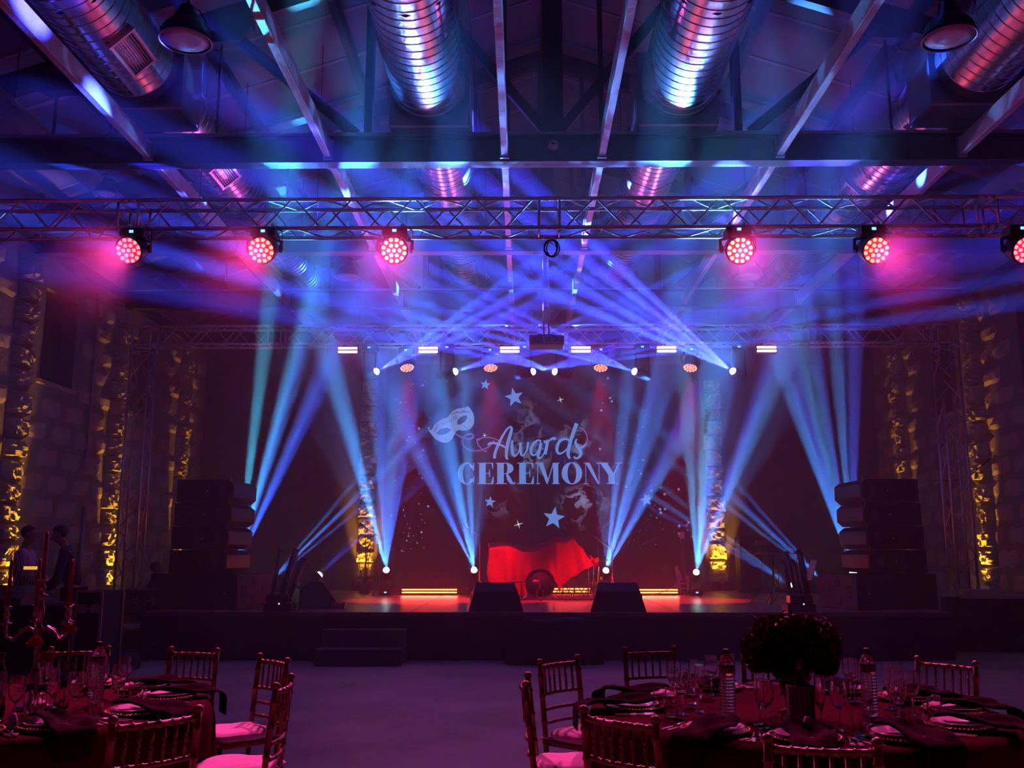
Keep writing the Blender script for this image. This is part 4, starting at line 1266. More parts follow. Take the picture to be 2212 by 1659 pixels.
# ================================================================ projected title on the dark backdrop
def screen_mat():
    m = bpy.data.materials.new('backdrop_picture'); m.use_nodes = True
    nt = m.node_tree; b = nt.nodes['Principled BSDF']
    b.inputs['Base Color'].default_value = (.012, .008, .014, 1); b.inputs['Roughness'].default_value = .8
    tc = nt.nodes.new('ShaderNodeTexCoord')
    def N(t): return nt.nodes.new(t)
    # wispy smoke printed in the picture: warped ridged noise inside two soft blobs
    n0 = N('ShaderNodeTexNoise'); n0.inputs['Scale'].default_value = 1.1; n0.inputs['Detail'].default_value = 3
    nt.links.new(tc.outputs['Object'], n0.inputs['Vector'])
    wa = N('ShaderNodeVectorMath'); wa.operation = 'MULTIPLY_ADD'; wa.inputs[1].default_value = (1.1, 1.1, 1.1)
    nt.links.new(n0.outputs['Color'], wa.inputs[0]); nt.links.new(tc.outputs['Object'], wa.inputs[2])
    n1 = N('ShaderNodeTexNoise'); n1.inputs['Scale'].default_value = 1.5; n1.inputs['Detail'].default_value = 7; n1.inputs['Roughness'].default_value = .62
    nt.links.new(wa.outputs[0], n1.inputs['Vector'])
    ab = N('ShaderNodeMath'); ab.operation = 'SUBTRACT'; ab.inputs[1].default_value = .5; nt.links.new(n1.outputs['Fac'], ab.inputs[0])
    ab2 = N('ShaderNodeMath'); ab2.operation = 'ABSOLUTE'; nt.links.new(ab.outputs[0], ab2.inputs[0])
    rg = N('ShaderNodeMapRange'); rg.inputs[1].default_value = .05; rg.inputs[2].default_value = .0; rg.inputs[3].default_value = 0; rg.inputs[4].default_value = 1
    nt.links.new(ab2.outputs[0], rg.inputs[0])
    n2 = N('ShaderNodeTexNoise'); n2.inputs['Scale'].default_value = .9; n2.inputs['Detail'].default_value = 2
    nt.links.new(tc.outputs['Object'], n2.inputs['Vector'])
    r2 = N('ShaderNodeMapRange'); r2.inputs[1].default_value = .42; r2.inputs[2].default_value = .7; nt.links.new(n2.outputs['Fac'], r2.inputs[0])
    acc = None
    for (cx, cz, rx, rz_, s) in ((.75, 4.3, 1.5, 1.0, 1.0), (1.55, 2.55, .8, .9, 1.0), (-.6, 3.0, .8, .6, .6), (.4, 5.0, .9, .5, .6)):
        sub_ = N('ShaderNodeVectorMath'); sub_.operation = 'SUBTRACT'; sub_.inputs[1].default_value = (cx, 0, cz); nt.links.new(tc.outputs['Object'], sub_.inputs[0])
        dv = N('ShaderNodeVectorMath'); dv.operation = 'DIVIDE'; dv.inputs[1].default_value = (rx, 100, rz_); nt.links.new(sub_.outputs[0], dv.inputs[0])
        ln = N('ShaderNodeVectorMath'); ln.operation = 'LENGTH'; nt.links.new(dv.outputs[0], ln.inputs[0])
        mr = N('ShaderNodeMapRange'); mr.interpolation_type = 'SMOOTHSTEP'; mr.inputs[1].default_value = 1.15; mr.inputs[2].default_value = .25; mr.inputs[3].default_value = 0; mr.inputs[4].default_value = s
        nt.links.new(ln.outputs['Value'], mr.inputs[0])
        if acc is None: acc = mr
        else:
            mxm = N('ShaderNodeMath'); mxm.operation = 'MAXIMUM'; nt.links.new(acc.outputs[0], mxm.inputs[0]); nt.links.new(mr.outputs[0], mxm.inputs[1]); acc = mxm
    m1 = N('ShaderNodeMath'); m1.operation = 'MULTIPLY'; nt.links.new(rg.outputs[0], m1.inputs[0]); nt.links.new(acc.outputs[0], m1.inputs[1])
    m2 = N('ShaderNodeMath'); m2.operation = 'MULTIPLY'; nt.links.new(m1.outputs[0], m2.inputs[0]); nt.links.new(r2.outputs[0], m2.inputs[1])
    m3 = N('ShaderNodeMath'); m3.operation = 'MULTIPLY_ADD'; m3.inputs[1].default_value = .6; m3.inputs[2].default_value = .004; nt.links.new(m2.outputs[0], m3.inputs[0])
    b.inputs['Emission Color'].default_value = (.45, .5, .95, 1)
    nt.links.new(m3.outputs[0], b.inputs['Emission Strength'])
    m.cycles.emission_sampling = 'NONE'
    return m
PY = YB - .06
bk = thing('projection_backdrop', 'dark backdrop showing the bright Awards Ceremony title picture', 'backdrop', (0, PY, 0))
MB().box((.43, .03, 3.5), (7.7, .02, 5.5)).build('cloth', screen_mat(), bk)
LIT = emat('title_light_blue', (.15, .37, 1.0), .75)
LIT2 = emat('title_violet', (.42, .2, .8), .4)
DRK = mat('picture_dark', (.015, .012, .03), .8, emit=(.05, .06, .25), estr=.4)
# pixel -> backdrop metres (picture plane scale at the backdrop)
def W(px, py):
    """photo-crop units of the title picture -> metres on the backdrop"""
    return ((px - 1130) * .011375 + .0005, 3.256 + (1045 - py) * .01137)
def C(cx, cy_):                                        # crop 880..1420 x 780..1185 at 4.096
    return W(880 + cx / 4.096, 780 + cy_ / 4.096)
def flat(mb, pts, y=0.0, t=.008):
    return mb.prism([(x, z) for x, z in pts][::-1], t, Matrix.Translation((0, y, 0)))
def ribbon(pts, widths, y=0.0, name='stroke', m=LIT, parent=None, sub=5):
    # Catmull-Rom through crop points, flat stroke of varying width
    P = [Vector((*C(*p), 0)) for p in pts]
    Q = [P[0] * 2 - P[1]] + P + [P[-1] * 2 - P[-2]]
    out, ws = [], []
    for i in range(1, len(Q) - 2):
        for k in range(sub):
            t = k / sub
            a, b, c, d = Q[i - 1], Q[i], Q[i + 1], Q[i + 2]
            out.append(.5 * ((2 * b) + (c - a) * t + (2 * a - 5 * b + 4 * c - d) * t * t + (3 * b - a - 3 * c + d) * t ** 3))
            w0 = widths[i - 1] if isinstance(widths, list) else widths
            w1 = widths[i] if isinstance(widths, list) else widths
            ws.append(w0 + (w1 - w0) * t)
    out.append(P[-1]); ws.append(widths[-1] if isinstance(widths, list) else widths)
    mb = MB(); vs_ = []; fs = []
    n = len(out)
    for i, p in enumerate(out):
        d = (out[min(n - 1, i + 1)] - out[max(0, i - 1)]).normalized()
        nn = Vector((-d.y, d.x, 0)) * ws[i] * .5 * .011375 / 4.096
        for q in (p + nn, p - nn):
            vs_.append((q.x, y, q.y)); vs_.append((q.x, y - .006, q.y))
    for i in range(n - 1):
        a, b = i * 4, i * 4 + 4
        fs += [(a + 1, a + 3, b + 3, b + 1), (a, b, b + 2, a + 2), (a, a + 1, b + 1, b), (a + 2, b + 2, b + 3, a + 3)]
    mb.add(vs_, fs)
    return mb.build(name, m, parent)
word = [
 ('letter_a', [([(772, 862), (776, 820), (802, 745), (842, 665), (882, 602), (912, 580), (926, 592), (915, 640), (895, 710), (882, 780), (878, 845), (890, 872)], [26, 26, 24, 20, 16, 16, 20, 28, 30, 28, 24, 16]), ([(712, 742), (738, 724), (790, 728), (850, 752), (896, 788)], [14, 20, 20, 18, 10])]),
 ('letter_w', [([(930, 700), (928, 760), (932, 812), (950, 838), (976, 822), (1000, 770), (1006, 720), (1002, 780), (1012, 830), (1036, 828), (1062, 780), (1072, 715)], [18, 26, 26, 18, 12, 14, 22, 26, 18, 12, 16, 20])]),
 ('letter_a', [([(1188, 708), (1160, 700), (1122, 728), (1098, 778), (1104, 824), (1130, 830), (1162, 792), (1186, 720), (1172, 790), (1160, 842), (1178, 858), (1208, 826), (1224, 780)], [18, 16, 22, 26, 22, 14, 12, 20, 28, 24, 16, 10, 8])]),
 ('letter_r', [([(1212, 700), (1226, 722), (1246, 700), (1236, 760), (1224, 826)], [12, 20, 22, 28, 24]), ([(1240, 730), (1268, 696), (1300, 682), (1318, 694)], [12, 18, 24, 22])]),
 ('letter_d', [([(1450, 712), (1410, 688), (1356, 706), (1328, 765), (1338, 814), (1376, 812), (1436, 762)], [18, 16, 24, 28, 22, 14, 12]), ([(1506, 548), (1484, 610), (1456, 690), (1434, 770), (1428, 830), (1442, 864)], [34, 34, 32, 30, 28, 18])]),
 ('letter_s', [([(1508, 690), (1492, 716), (1512, 756), (1536, 800), (1532, 842), (1500, 862), (1476, 846)], [10, 20, 28, 30, 24, 18, 16]), ([(1540, 770), (1572, 748), (1592, 728)], [20, 16, 12])]),
]
for nm, strokes in word:
    L = None
    for k, (pts, ws) in enumerate(strokes):
        o = ribbon(pts, ws, -.004 - .002 * k, nm if L is None else 'stroke', LIT, bk if L is None else L)
        if L is None: L = o
# ribbon curl of the mask
ribbon([(425, 640), (470, 668), (540, 688), (585, 670), (570, 645), (520, 648), (488, 690), (500, 750), (560, 790), (640, 790), (700, 770), (740, 740), (770, 700)], 12, -.003, 'ribbon_curl', LIT2, bk)
ribbon([(640, 700), (616, 690), (628, 740), (680, 795), (705, 795)], 11, -.003, 'ribbon_curl', LIT2, bk)
ribbon([(625, 690), (690, 672), (760, 682), (850, 718)], 10, -.003, 'ribbon_curl', LIT2, bk)
ribbon([(1520, 582), (1562, 600), (1594, 650), (1598, 700), (1585, 730)], 11, -.003, 'ribbon_curl', LIT2, bk)
# capitals: bold high-contrast roman
def caps(name, x0, x1, build):
    mb = MB()
    y0, y1 = 1088, 900
    def P(u, v): return C(x0 + (x1 - x0) * u, y0 + (y1 - y0) * v)
    def quad(a, b, c, d): flat(mb, [P(*a), P(*b), P(*c), P(*d)], -.004)
    def ring(cx, cy_, rx, ry, ix, iy, a0=0, a1=2 * PI, ox=0, n=28):
        for k in range(n):
            a, b = a0 + (a1 - a0) * k / n, a0 + (a1 - a0) * (k + 1) / n
            quad((cx + rx * math.cos(a), cy_ + ry * math.sin(a)), (cx + rx * math.cos(b), cy_ + ry * math.sin(b)), (cx + ox + ix * math.cos(b), cy_ + iy * math.sin(b)), (cx + ox + ix * math.cos(a), cy_ + iy * math.sin(a)))
    def R_(u0, u1, v0, v1): quad((u0, v0), (u1, v0), (u1, v1), (u0, v1))
    build(quad, ring, R_)
    return mb.build(name, LIT, bk)
def capC(q, ring, r):
    ring(.5, .5, .5, .52, .24, .47, .55, 2 * PI - .55, .04)
    q((.86, .62), (.95, .62), (.96, 1.0), (.9, 1.0)); q((.93, .0), (.97, .36), (.93, .36), (.84, .16)); q((.82, .75), (.93, .62), (.95, .8), (.9, .9))
def capE(q, ring, r):
    r(.12, .5, 0, 1); r(0, .96, 0, .035); r(0, .93, .965, 1); r(.5, .72, .485, .52)
    q((.93, 1), (.82, .965), (.89, .70), (.93, .70)); q((.96, .035), (.96, .36), (.92, .36), (.8, .035)); q((.68, .5), (.72, .32), (.75, .32), (.75, .69)); q((.68, .5), (.75, .69), (.72, .69), (.68, .52))
def capR(q, ring, r):
    r(.08, .4, 0, 1); r(0, .55, 0, .035); r(0, .5, .965, 1); r(.4, .55, .47, .505)
    ring(.5, .735, .37, .265, .07, .23, -PI / 2, PI / 2, .0, 16)
    q((.5, .49), (.62, .46), (.78, .2), (.56, .2)); q((.56, .2), (.78, .2), (.86, .04), (.66, .06)); q((.66, .06), (.86, .04), (.98, .12), (.94, .0)); q((.66, .06), (.94, .0), (.8, -.01), (.72, .01))
def capM(q, ring, r):
    r(.06, .09, 0, 1); r(0, .17, 0, .035); r(.72, .94, 0, 1); r(.66, 1, 0, .035); r(0, .3, .965, 1); r(.72, 1, .965, 1)
    q((.09, 1), (.3, 1), (.52, .2), (.45, 0)); q((.45, 0), (.52, .2), (.74, 1), (.72, .93)); q((.45, 0), (.49, 0), (.74, .93), (.72, 1))
def capO(q, ring, r):
    ring(.5, .5, .5, .52, .21, .48)
def capN(q, ring, r):
    r(.1, .13, 0, 1); r(0, .25, 0, .035); r(0, .3, .965, 1); r(.84, .87, 0, 1); r(.72, 1, .965, 1)
    q((.08, 1), (.34, 1), (.87, 0), (.78, 0))
def capY(q, ring, r):
    r(.4, .66, 0, .45); r(.3, .76, 0, .035); r(0, .42, .965, 1); r(.68, 1, .965, 1)
    q((.06, 1), (.34, 1), (.66, .42), (.4, .42)); q((.84, 1), (.89, 1), (.64, .42), (.58, .42))
for nm, a, b, fn in (('letter_c', 447, 600, capC), ('letter_e', 618, 772, capE), ('letter_r', 782, 966, capR), ('letter_e', 974, 1128, capE), ('letter_m', 1140, 1352, capM), ('letter_o', 1368, 1550, capO), ('letter_n', 1564, 1722, capN), ('letter_y', 1698, 1908, capY)):
    caps(nm, a, b, fn)
# stars
for (x, y, r, rot) in ((688, 194, 50, -8), (948, 310, 88, 12), (734, 1247, 52, -6), (1296, 1388, 100, -8), (2110, 1230, 60, 10)):
    c = C(x, y)
    pts = []
    for k in range(10):
        a = PI / 2 + k * PI / 5 + R(rot)
        q = (r if k % 2 == 0 else r * .42) * .011375 / 4.096
        pts.append((c[0] + q * math.cos(a), c[1] + q * math.sin(a)))
    mb = MB()
    for k in range(10):
        mb.prism([c, pts[k], pts[(k + 1) % 10]], .008, Matrix.Translation((0, -.008, 0)))
    mb.build('star', LIT, bk)
# four-point sparkles
for (x, y, r) in ((1364, 334, 34), (985, 1442, 44), (684, 655, 26)):
    c = C(x, y); s = r * .011375 / 4.096
    mb = MB()
    for k in range(4):
        a = k * PI / 2 + .3
        mb.prism([(c[0] + s * .12 * math.cos(a - .8), c[1] + s * .12 * math.sin(a - .8)), (c[0] + s * math.cos(a), c[1] + s * math.sin(a)), (c[0] + s * .12 * math.cos(a + .8), c[1] + s * .12 * math.sin(a + .8))], .006, Matrix.Translation((0, -.006, 0)))
        mb.prism([c, (c[0] + s * .12 * math.cos(a - .8), c[1] + s * .12 * math.sin(a - .8)), (c[0] + s * .12 * math.cos(a + .8), c[1] + s * .12 * math.sin(a + .8))], .006, Matrix.Translation((0, -.006, 0)))
    mb.build('sparkle', emat('sparkle_white', (.6, .9, 1), 1.2), bk)
# masquerade mask
outl = [(180, 606), (212, 604), (232, 565), (262, 535), (305, 506), (350, 492), (372, 462), (400, 432), (440, 412), (492, 406), (520, 402), (530, 388), (556, 415), (580, 455), (592, 505), (586, 555), (560, 592), (522, 610), (478, 612), (450, 606), (428, 620), (414, 650), (392, 690), (360, 714), (318, 720), (275, 706), (240, 684), (210, 648)]
ctr = [(300, 560), (470, 470)]
mb = MB()
pts = [C(*p) for p in outl]
import mathutils.geometry as mgeo
tri = mgeo.tessellate_polygon([[Vector((x, z, 0)) for x, z in pts]])
vs_ = [(x, -.004, z) for x, z in pts]
mb.add(vs_, [tuple(t) for t in tri])
mk = mb.build('mask', emat('mask_blue', (.28, .42, .85), .62), bk)
for eye in ([(438, 556), (440, 520), (462, 492), (500, 475), (530, 474), (524, 506), (500, 536), (468, 558)], [(252, 640), (270, 612), (302, 592), (345, 585), (384, 600), (364, 628), (326, 646), (286, 652)]):
    mb = MB(); p = [C(*q) for q in eye]; tri = mgeo.tessellate_polygon([[Vector((x, z, 0)) for x, z in p]])
    mb.add([(x, -.007, z) for x, z in p], [tuple(t) for t in tri]); mb.build('eye_hole', DRK, mk)
MD = emat('mask_line', (.04, .05, .3), .5)
for k in range(6):
    ribbon([(548 - k * 11, 432 - k * 1), (540 - k * 13, 455 - k * 1)], [5, 8], -.008, 'lash_line', MD, mk, 2)
    ribbon([(218 + k * 6, 622 - k * 14), (248 + k * 5, 612 - k * 10)], [4, 7], -.008, 'lash_line', MD, mk, 2)
for k in range(5):
    ribbon([(365 + k * 14, 505 - k * 9), (385 + k * 12, 535 - k * 8)], [4, 7], -.008, 'lash_line', MD, mk, 2)
    ribbon([(300 + k * 15, 540 - k * 8), (312 + k * 14, 565 - k * 7)], [4, 7], -.008, 'lash_line', MD, mk, 2)
for c0 in ((515, 575), (345, 680)):
    ribbon([(c0[0] + 26 * (1 - .15 * k) * math.cos(k * .9), c0[1] + 20 * (1 - .15 * k) * math.sin(k * .9)) for k in range(6)], 5, -.008, 'scroll_line', MD, mk, 3)
ribbon([(380, 470), (430, 445), (470, 450), (486, 440), (478, 428)], [5, 8, 6, 5, 3], -.008, 'scroll_line', MD, mk, 3)
# drifting dots of light in the picture
rnd = random.Random(5)
mb = MB()
def dot(px, py, r):
    c = W(px, py)
    mb.prism([(c[0] + r * .0114 * math.cos(a * PI / 4), c[1] + r * .0114 * math.sin(a * PI / 4)) for a in range(8)], .004, Matrix.Translation((0, -.004, 0)))
for k in range(95):
    dot(rnd.gauss(885, 32), rnd.uniform(815, 1190), rnd.choice((.8, 1, 1.2, 1.6, 2.4)))
    t_ = rnd.random()
    dot(1300 + 170 * t_ + rnd.gauss(0, 26), 800 + 370 * t_ ** .8 + rnd.gauss(0, 30), rnd.choice((.7, .9, 1.2, 1.6, 2.6)))
for k in range(14):
    dot(rnd.uniform(1350, 1400), rnd.uniform(1120, 1180), .9)
o = mb.build('confetti_dots', emat('dot_blue', (.4, .5, 1.0), .5), bk)
o['kind'] = 'stuff'
# ================================================================ people and gear along the left wall
def skin_mesh(name, joints, m, parent, levels=2, world=False):
    """joints: list of (pos, radius or (rx, ry), parent index)"""
    me = bpy.data.meshes.new(name)
    me.from_pydata([j[0] for j in joints], [(j[2], i) for i, j in enumerate(joints) if j[2] is not None], [])
    me.update()
    o = bpy.data.objects.new(name, me)
    col.objects.link(o)
    sk = o.modifiers.new('skin', 'SKIN')
    for i, j in enumerate(joints):
        r = j[1]
        me.skin_vertices[0].data[i].radius = (r, r) if not isinstance(r, tuple) else r
        me.skin_vertices[0].data[i].use_root = (i == 0)
    sk.use_smooth_shade = True
    ss = o.modifiers.new('sub', 'SUBSURF'); ss.levels = levels; ss.render_levels = levels
    dg = bpy.context.evaluated_depsgraph_get()
    me2 = bpy.data.meshes.new_from_object(o.evaluated_get(dg))
    o.modifiers.clear()
    o.data = me2
    me2.name = name
    me2.materials.clear(); me2.materials.append(m)
    for p in me2.polygons: p.use_smooth = True
    o.parent = parent
    return o
SKIN = mat('skin', (.32, .17, .12), .55)
HAIR = mat('dark_hair', (.012, .009, .008), .6)
TROUS = mat('dark_trousers', (.015, .015, .02), .85)
def stripes():
    m = mat('striped_shirt', (.5, .48, .52), .8)
    nt = m.node_tree; b = nt.nodes['Principled BSDF']
    tc = nt.nodes.new('ShaderNodeTexCoord'); w = nt.nodes.new('ShaderNodeTexWave')
    w.bands_direction = 'X'; w.inputs['Scale'].default_value = 11.0
    mp = nt.nodes.new('ShaderNodeMapping'); mp.inputs['Rotation'].default_value = (0, 0, R(45)); nt.links.new(tc.outputs['Object'], mp.inputs[0])
    nt.links.new(mp.outputs[0], w.inputs['Vector'])
    cr = nt.nodes.new('ShaderNodeValToRGB'); cr.color_ramp.elements[0].position = .25; cr.color_ramp.elements[0].color = (.06, .06, .09, 1)
    cr.color_ramp.elements[1].position = .45; cr.color_ramp.elements[1].color = (.75, .72, .78, 1)
    nt.links.new(w.outputs['Fac'], cr.inputs[0]); nt.links.new(cr.outputs[0], b.inputs['Base Color'])
    return m
def head_mesh(t, c, yaw, pitch, hair_len=1.0):
    """face details on the head: nose, ears, eyes, mouth, hair cap; c = head centre, looks along +Y before turning"""
    M = Matrix.Translation(c) @ Matrix.Rotation(yaw, 4, 'Z') @ Matrix.Rotation(pitch, 4, 'X')
    def ell(cx, cy_, cz, rx, ry, rz_, n=14, m=9, cut=None):
        vs_, fs = [], []
        for j in range(m + 1):
            ph = -PI / 2 + PI * j / m
            for i in range(n):
                th = 2 * PI * i / n
                vs_.append((cx + rx * math.cos(ph) * math.cos(th), cy_ + ry * math.cos(ph) * math.sin(th), cz + rz_ * math.sin(ph)))
        for j in range(m):
            for i in range(n):
                fs.append((j * n + i, j * n + (i + 1) % n, (j + 1) * n + (i + 1) % n, (j + 1) * n + i))
        return vs_, fs
    hr = MB()
    v, f = ell(0, -.022, .035, .083, .098, .092, 20, 14)
    v = [(x, y, z if not (y > .03 and z < .06) else max(z, .06)) for x, y, z in v]
    v = [(x * 1.02, min(y, .075 if z > .06 else .0), z) for x, y, z in v]
    hr.add(v, f, True, M); hr.build('hair', HAIR, t)
    for s in (-1, 1):
        e = MB(); v, f = ell(s * .077, -.005, 0, .012, .02, .032); e.add(v, f, True, M); e.build('ear', SKIN, t)
        e = MB(); v, f = ell(s * .03, .083, .012, .013, .008, .007); e.add(v, f, True, M); e.build('eye', mat('eye_dark', (.05, .04, .04), .2), t)
        e = MB(); v, f = ell(s * .031, .085, .032, .02, .008, .005); e.add(v, f, True, M); e.build('eyebrow', HAIR, t)
    e = MB(); v, f = ell(0, .1, -.018, .014, .022, .024); e.add(v, f, True, M); e.build('nose', SKIN, t)
    e = MB(); v, f = ell(0, .087, -.06, .024, .008, .007); e.add(v, f, True, M); e.build('mouth', mat('lips', (.22, .09, .08), .5), t)
def person(label, loc, rz, torso_m, head_off=(0, .02), head_yaw=0.0, head_pitch=0.0, hands=None, lean=0.0, seated=False, k=1.0):
    """standing/seated figure facing +Y; joints in metres"""
    t = thing('person', label, 'person', loc, rz, None)
    hip = .93 * k if not seated else .5
    L = lean
    ch = Vector((0, L * .6, hip + .40)); nk = Vector((0, L, hip + .53)); hc = nk + Vector((head_off[0], head_off[1] + .02, .155))
    sh = .185
    J = [((0, 0, hip), .1, None), ((0, L * .3, hip + .2), .085, 0), (tuple(ch), .09, 1), (tuple(nk), .056, 2), (tuple(nk + Vector((0, .01, .06))), .058, 3), (tuple(hc + Vector((0, .02, -.06))), (.062, .068), 4), (tuple(hc), (.076, .09), 5), (tuple(hc + Vector((0, -.008, .07))), (.066, .078), 6)]
    arms = []
    hands = hands or ((-.3, .18, hip - .02), (.3, .18, hip - .02))
    for s, h in zip((-1, 1), hands):
        a = Vector((s * sh, L * .8, hip + .44)); w = Vector(h)
        el = (a + w) / 2 + Vector((s * .06, -.07, -.06))
        b = len(J)
        J += [(tuple(a), .05, 2), (tuple(el), .043, b), (tuple(w), .03, b + 1), (tuple(w + (w - el).normalized() * .06), .034, b + 2)]
        arms.append((a, el, w))
        # fingers
        d = (w - el).normalized(); sd = Vector((d.y, -d.x, 0)).normalized() if abs(d.z) < .98 else Vector((1, 0, 0))
        for q in range(4):
            base = len(J)
            p0 = w + d * .08 + sd * (q - 1.5) * .02
            J += [(tuple(p0), .010, b + 3), (tuple(p0 + d * .035 + Vector((0, 0, -.008))), .009, base), (tuple(p0 + d * .065 + Vector((0, 0, -.025))), .008, base + 1)]
        base = len(J)
        J += [(tuple(w + d * .03 + sd * .04 * s), .011, b + 2), (tuple(w + d * .065 + sd * .06 * s), .010, base)]
    legs = []
    for s in (-1, 1):
        b = len(J)
        if seated:
            pts = [(s * .09, .02, hip), (s * .11, .42, hip + .02), (s * .11, .44, .09), (s * .12, .58, .04)]
        else:
            pts = [(s * .095, 0, hip - .08), (s * .1, .02, hip * .52), (s * .1, -.01, .09), (s * .11, .14, .04)]
        rs = [.085, .058, .042, .036]
        for q, (p, r_) in enumerate(zip(pts, rs)):
            J.append((p, r_, 0 if q == 0 else len(J) - 1))
        legs.append(pts)
    skin_mesh('body', J, SKIN, t)
    # clothes follow the same joints a little wider
    T = [((0, 0, hip - .06), (.155, .13), None), ((0, L * .3, hip + .2), (.15, .13), 0), (tuple(ch), (.172, .14), 1), (tuple(nk + Vector((0, -.005, -.01))), .082, 2)]
    for (a, el, w) in arms:
        b = len(T)
        T += [(tuple(a), .074, 2), (tuple(el), .058, b), (tuple(el + (w - el) * .85), .046, b + 1)]
    skin_mesh('shirt', T, torso_m, t)
    P = [((0, 0, hip), (.155, .118), None)]
    for pts in legs:
        for q, (p, r_) in enumerate(zip(pts[:3], (.1, .075, .062))):
            P.append((p, r_, 0 if q == 0 else len(P) - 1))
    skin_mesh('trousers', P, TROUS, t)
    for pts in legs:
        f = Vector(pts[3])
        MB().grid(lambda u, v: (f.x + (.045 * math.sin(PI * min(1, .15 + u)) + .012) * math.cos(2 * PI * v), f.y - .18 + .26 * u, max(.004, .045 + .04 * math.sin(2 * PI * v) * (1.2 - u * .6))), 10, 12).build('shoe', BLACK, t)
    head_mesh(t, tuple(hc), head_yaw, head_pitch)
    return t
rs_ = thing('riser', 'low black platform under the sound desk', 'platform', (-6.6, 12.4, 0))
MB().box((0, 0, .1), (2.6, 2.3, .2), bev=.01).build('deck', mat('riser_black', (.03, .03, .033), .8), rs_)
MB().box((0, -1.152, .1), (2.5, .006, .16)).build('fascia', CLOTHK, rs_)
person('man in a pale striped shirt standing at the left wall facing the stage side', (-6.62, 12.75, .2), R(-80), stripes(), hands=((-.25, .3, .95), (.24, .34, .92)))
person('man in a black jacket bending over the desk beside the striped shirt man', (-5.93, 12.75, .2), R(110), mat('black_jacket', (.012, .012, .014), .8), (0, .05), 0, R(-22), ((-.25, .38, .86), (.25, .38, .86)), .16)
person('seated man in dark clothes behind the cases by the left speaker stack', (-6.35, 16.6, .12), R(-75), mat('dark_jacket', (.018, .016, .02), .85), seated=True, hands=((-.2, .35, .6), (.2, .35, .6)))
sc_ = thing('stool', 'dark stool under the seated man behind the cases', 'stool', (-6.4, 16.6, 0))
MB().lathe([(.16, .48), (.17, .5), (.17, .53), (.15, .545)], 18).build('seat', BLACK, sc_)
for k in range(4):
    a = k * PI / 2 + .4
    MB().tube([(.1 * math.cos(a), .1 * math.sin(a), .49), (.2 * math.cos(a), .2 * math.sin(a), .0)], .014, 6).build('leg', BLACKM, sc_)
# sound desk with drape
ds = thing('sound_desk', 'black draped sound desk in front of the two standing men', 'desk', (-6.35, 11.85, .2))
MB().box((0, 0, .74), (1.9, .7, .04), bev=.005).build('desk_top', BLACK, ds)
MB().grid(lambda u, v: (-.95 + 1.9 * u, -.36 + .015 * math.sin(u * 60), .75 - v * .745), 90, 3).build('front_drape', CLOTHK, ds)
for (x, y) in ((-.9, -.3), (.9, -.3), (.9, .3), (-.9, .3)):
    MB().box((x, y, .37), (.04, .04, .72)).build('leg', BLACKM, ds)
mc = thing('mixing_console', 'dark mixing console with faders on the draped sound desk', 'mixing console', (-6.55, 11.85, .96))
MB().prism([(-.3, 0), (.3, 0), (.3, .2), (.12, .22), (-.3, .07)], 1.1, Matrix.Rotation(PI / 2, 4, 'Z')).build('console_body', mat('console_grey', (.03, .03, .035), .5), mc)
for k in range(12):
    MB().box((-.45 + k * .08, -.1, .14), (.012, .12, .008), 0, Matrix.Rotation(.0, 4, 'X')).build('fader_slot', BLACK, mc)
    MB().box((-.45 + k * .08, -.1 + .04 * math.sin(k * 2.1), .152), (.02, .03, .014)).build('fader_cap', mat('fader_cap_grey', (.4, .4, .42), .5), mc)
dl = thing('amber_lit_box', 'small box with painted amber uplight glow between the two standing men', 'lamp', (-6.12, 12.1, .96))  # lamp-shaped stand-in for a box lit amber by the uplight
MB().box((0, 0, .02), (.22, .12, .04), bev=.01).build('base', BLACK, dl)
MB().tube([(.08, 0, .03), (.09, 0, .3), (.05, 0, .42)], .01, 6).build('neck', BLACK, dl)
hd_ = MB().box((-.04, 0, .43), (.26, .1, .05), bev=.01).build('lamp_head', BLACK, dl)
MB().box((-.04, -.052, .43), (.2, .006, .04)).build('painted_glow', emat('painted_amber_uplight', (1, .5, .04), .9), hd_)  # emission takes the place of amber uplight on the box
# metal framed case rack and a stool-like crate
def case(label, loc, d, rz=0.0, group='equipment cases'):
    t = thing('flight_case', label, 'flight case', loc, rz, group)
    x, y, z = d
    MB().box((0, 0, z / 2), (x, y, z), bev=.008).build('panel_body', mat('case_ply', (.012, .012, .014), .7, spec=.2), t)
    for sx in (-1, 1):
        for sy in (-1, 1):
            MB().box((sx * x / 2, sy * y / 2, z / 2), (.03, .03, z)).build('corner_edge', mat('case_alu', (.28, .28, .31), .45, .6), t)
    for zz in (.0, z * .82, z):
        MB().box((0, -y / 2, zz), (x, .03, .028)).build('edge_profile', mat('case_alu', (.28, .28, .31), .45, .6), t)
    for sx in (-1, 1):
        MB().box((sx * x * .25, -y / 2 - .006, z * .82), (.1, .012, .1)).build('latch', mat('case_alu', (.28, .28, .31), .45, .6), t)
        for sy in (-1, 1):
            MB().lathe([(.04, -.015), (.04, .015)], 12, Matrix.Translation((sx * (x / 2 - .08), sy * (y / 2 - .08), .04)) @ Matrix.Rotation(PI / 2, 4, 'Y')).build('caster', BLACK, t)
    return t
case('tall flight case with metal edges beside the left truss leg', (-6.1, 15.95, 0), (.62, .7, 1.0))
case('metal framed rack case beside the sound desk end', (-5.2, 11.9, 0), (.3, .6, 1.12))
case('low dark flight case on the floor behind the sound desk', (-7.3, 14.2, 0), (.8, .6, .6))
lp = thing('laptop', 'open laptop with a small lit bar on the tall flight case', 'laptop', (-6.02, 15.9, 1.02))
MB().box((0, 0, .012), (.36, .26, .02), bev=.004).build('keyboard_half', BLACK, lp)
MB().box((0, .13, .13), (.36, .012, .23), 0, Matrix.Rotation(-.2, 4, 'X')).build('screen_half', BLACK, lp)
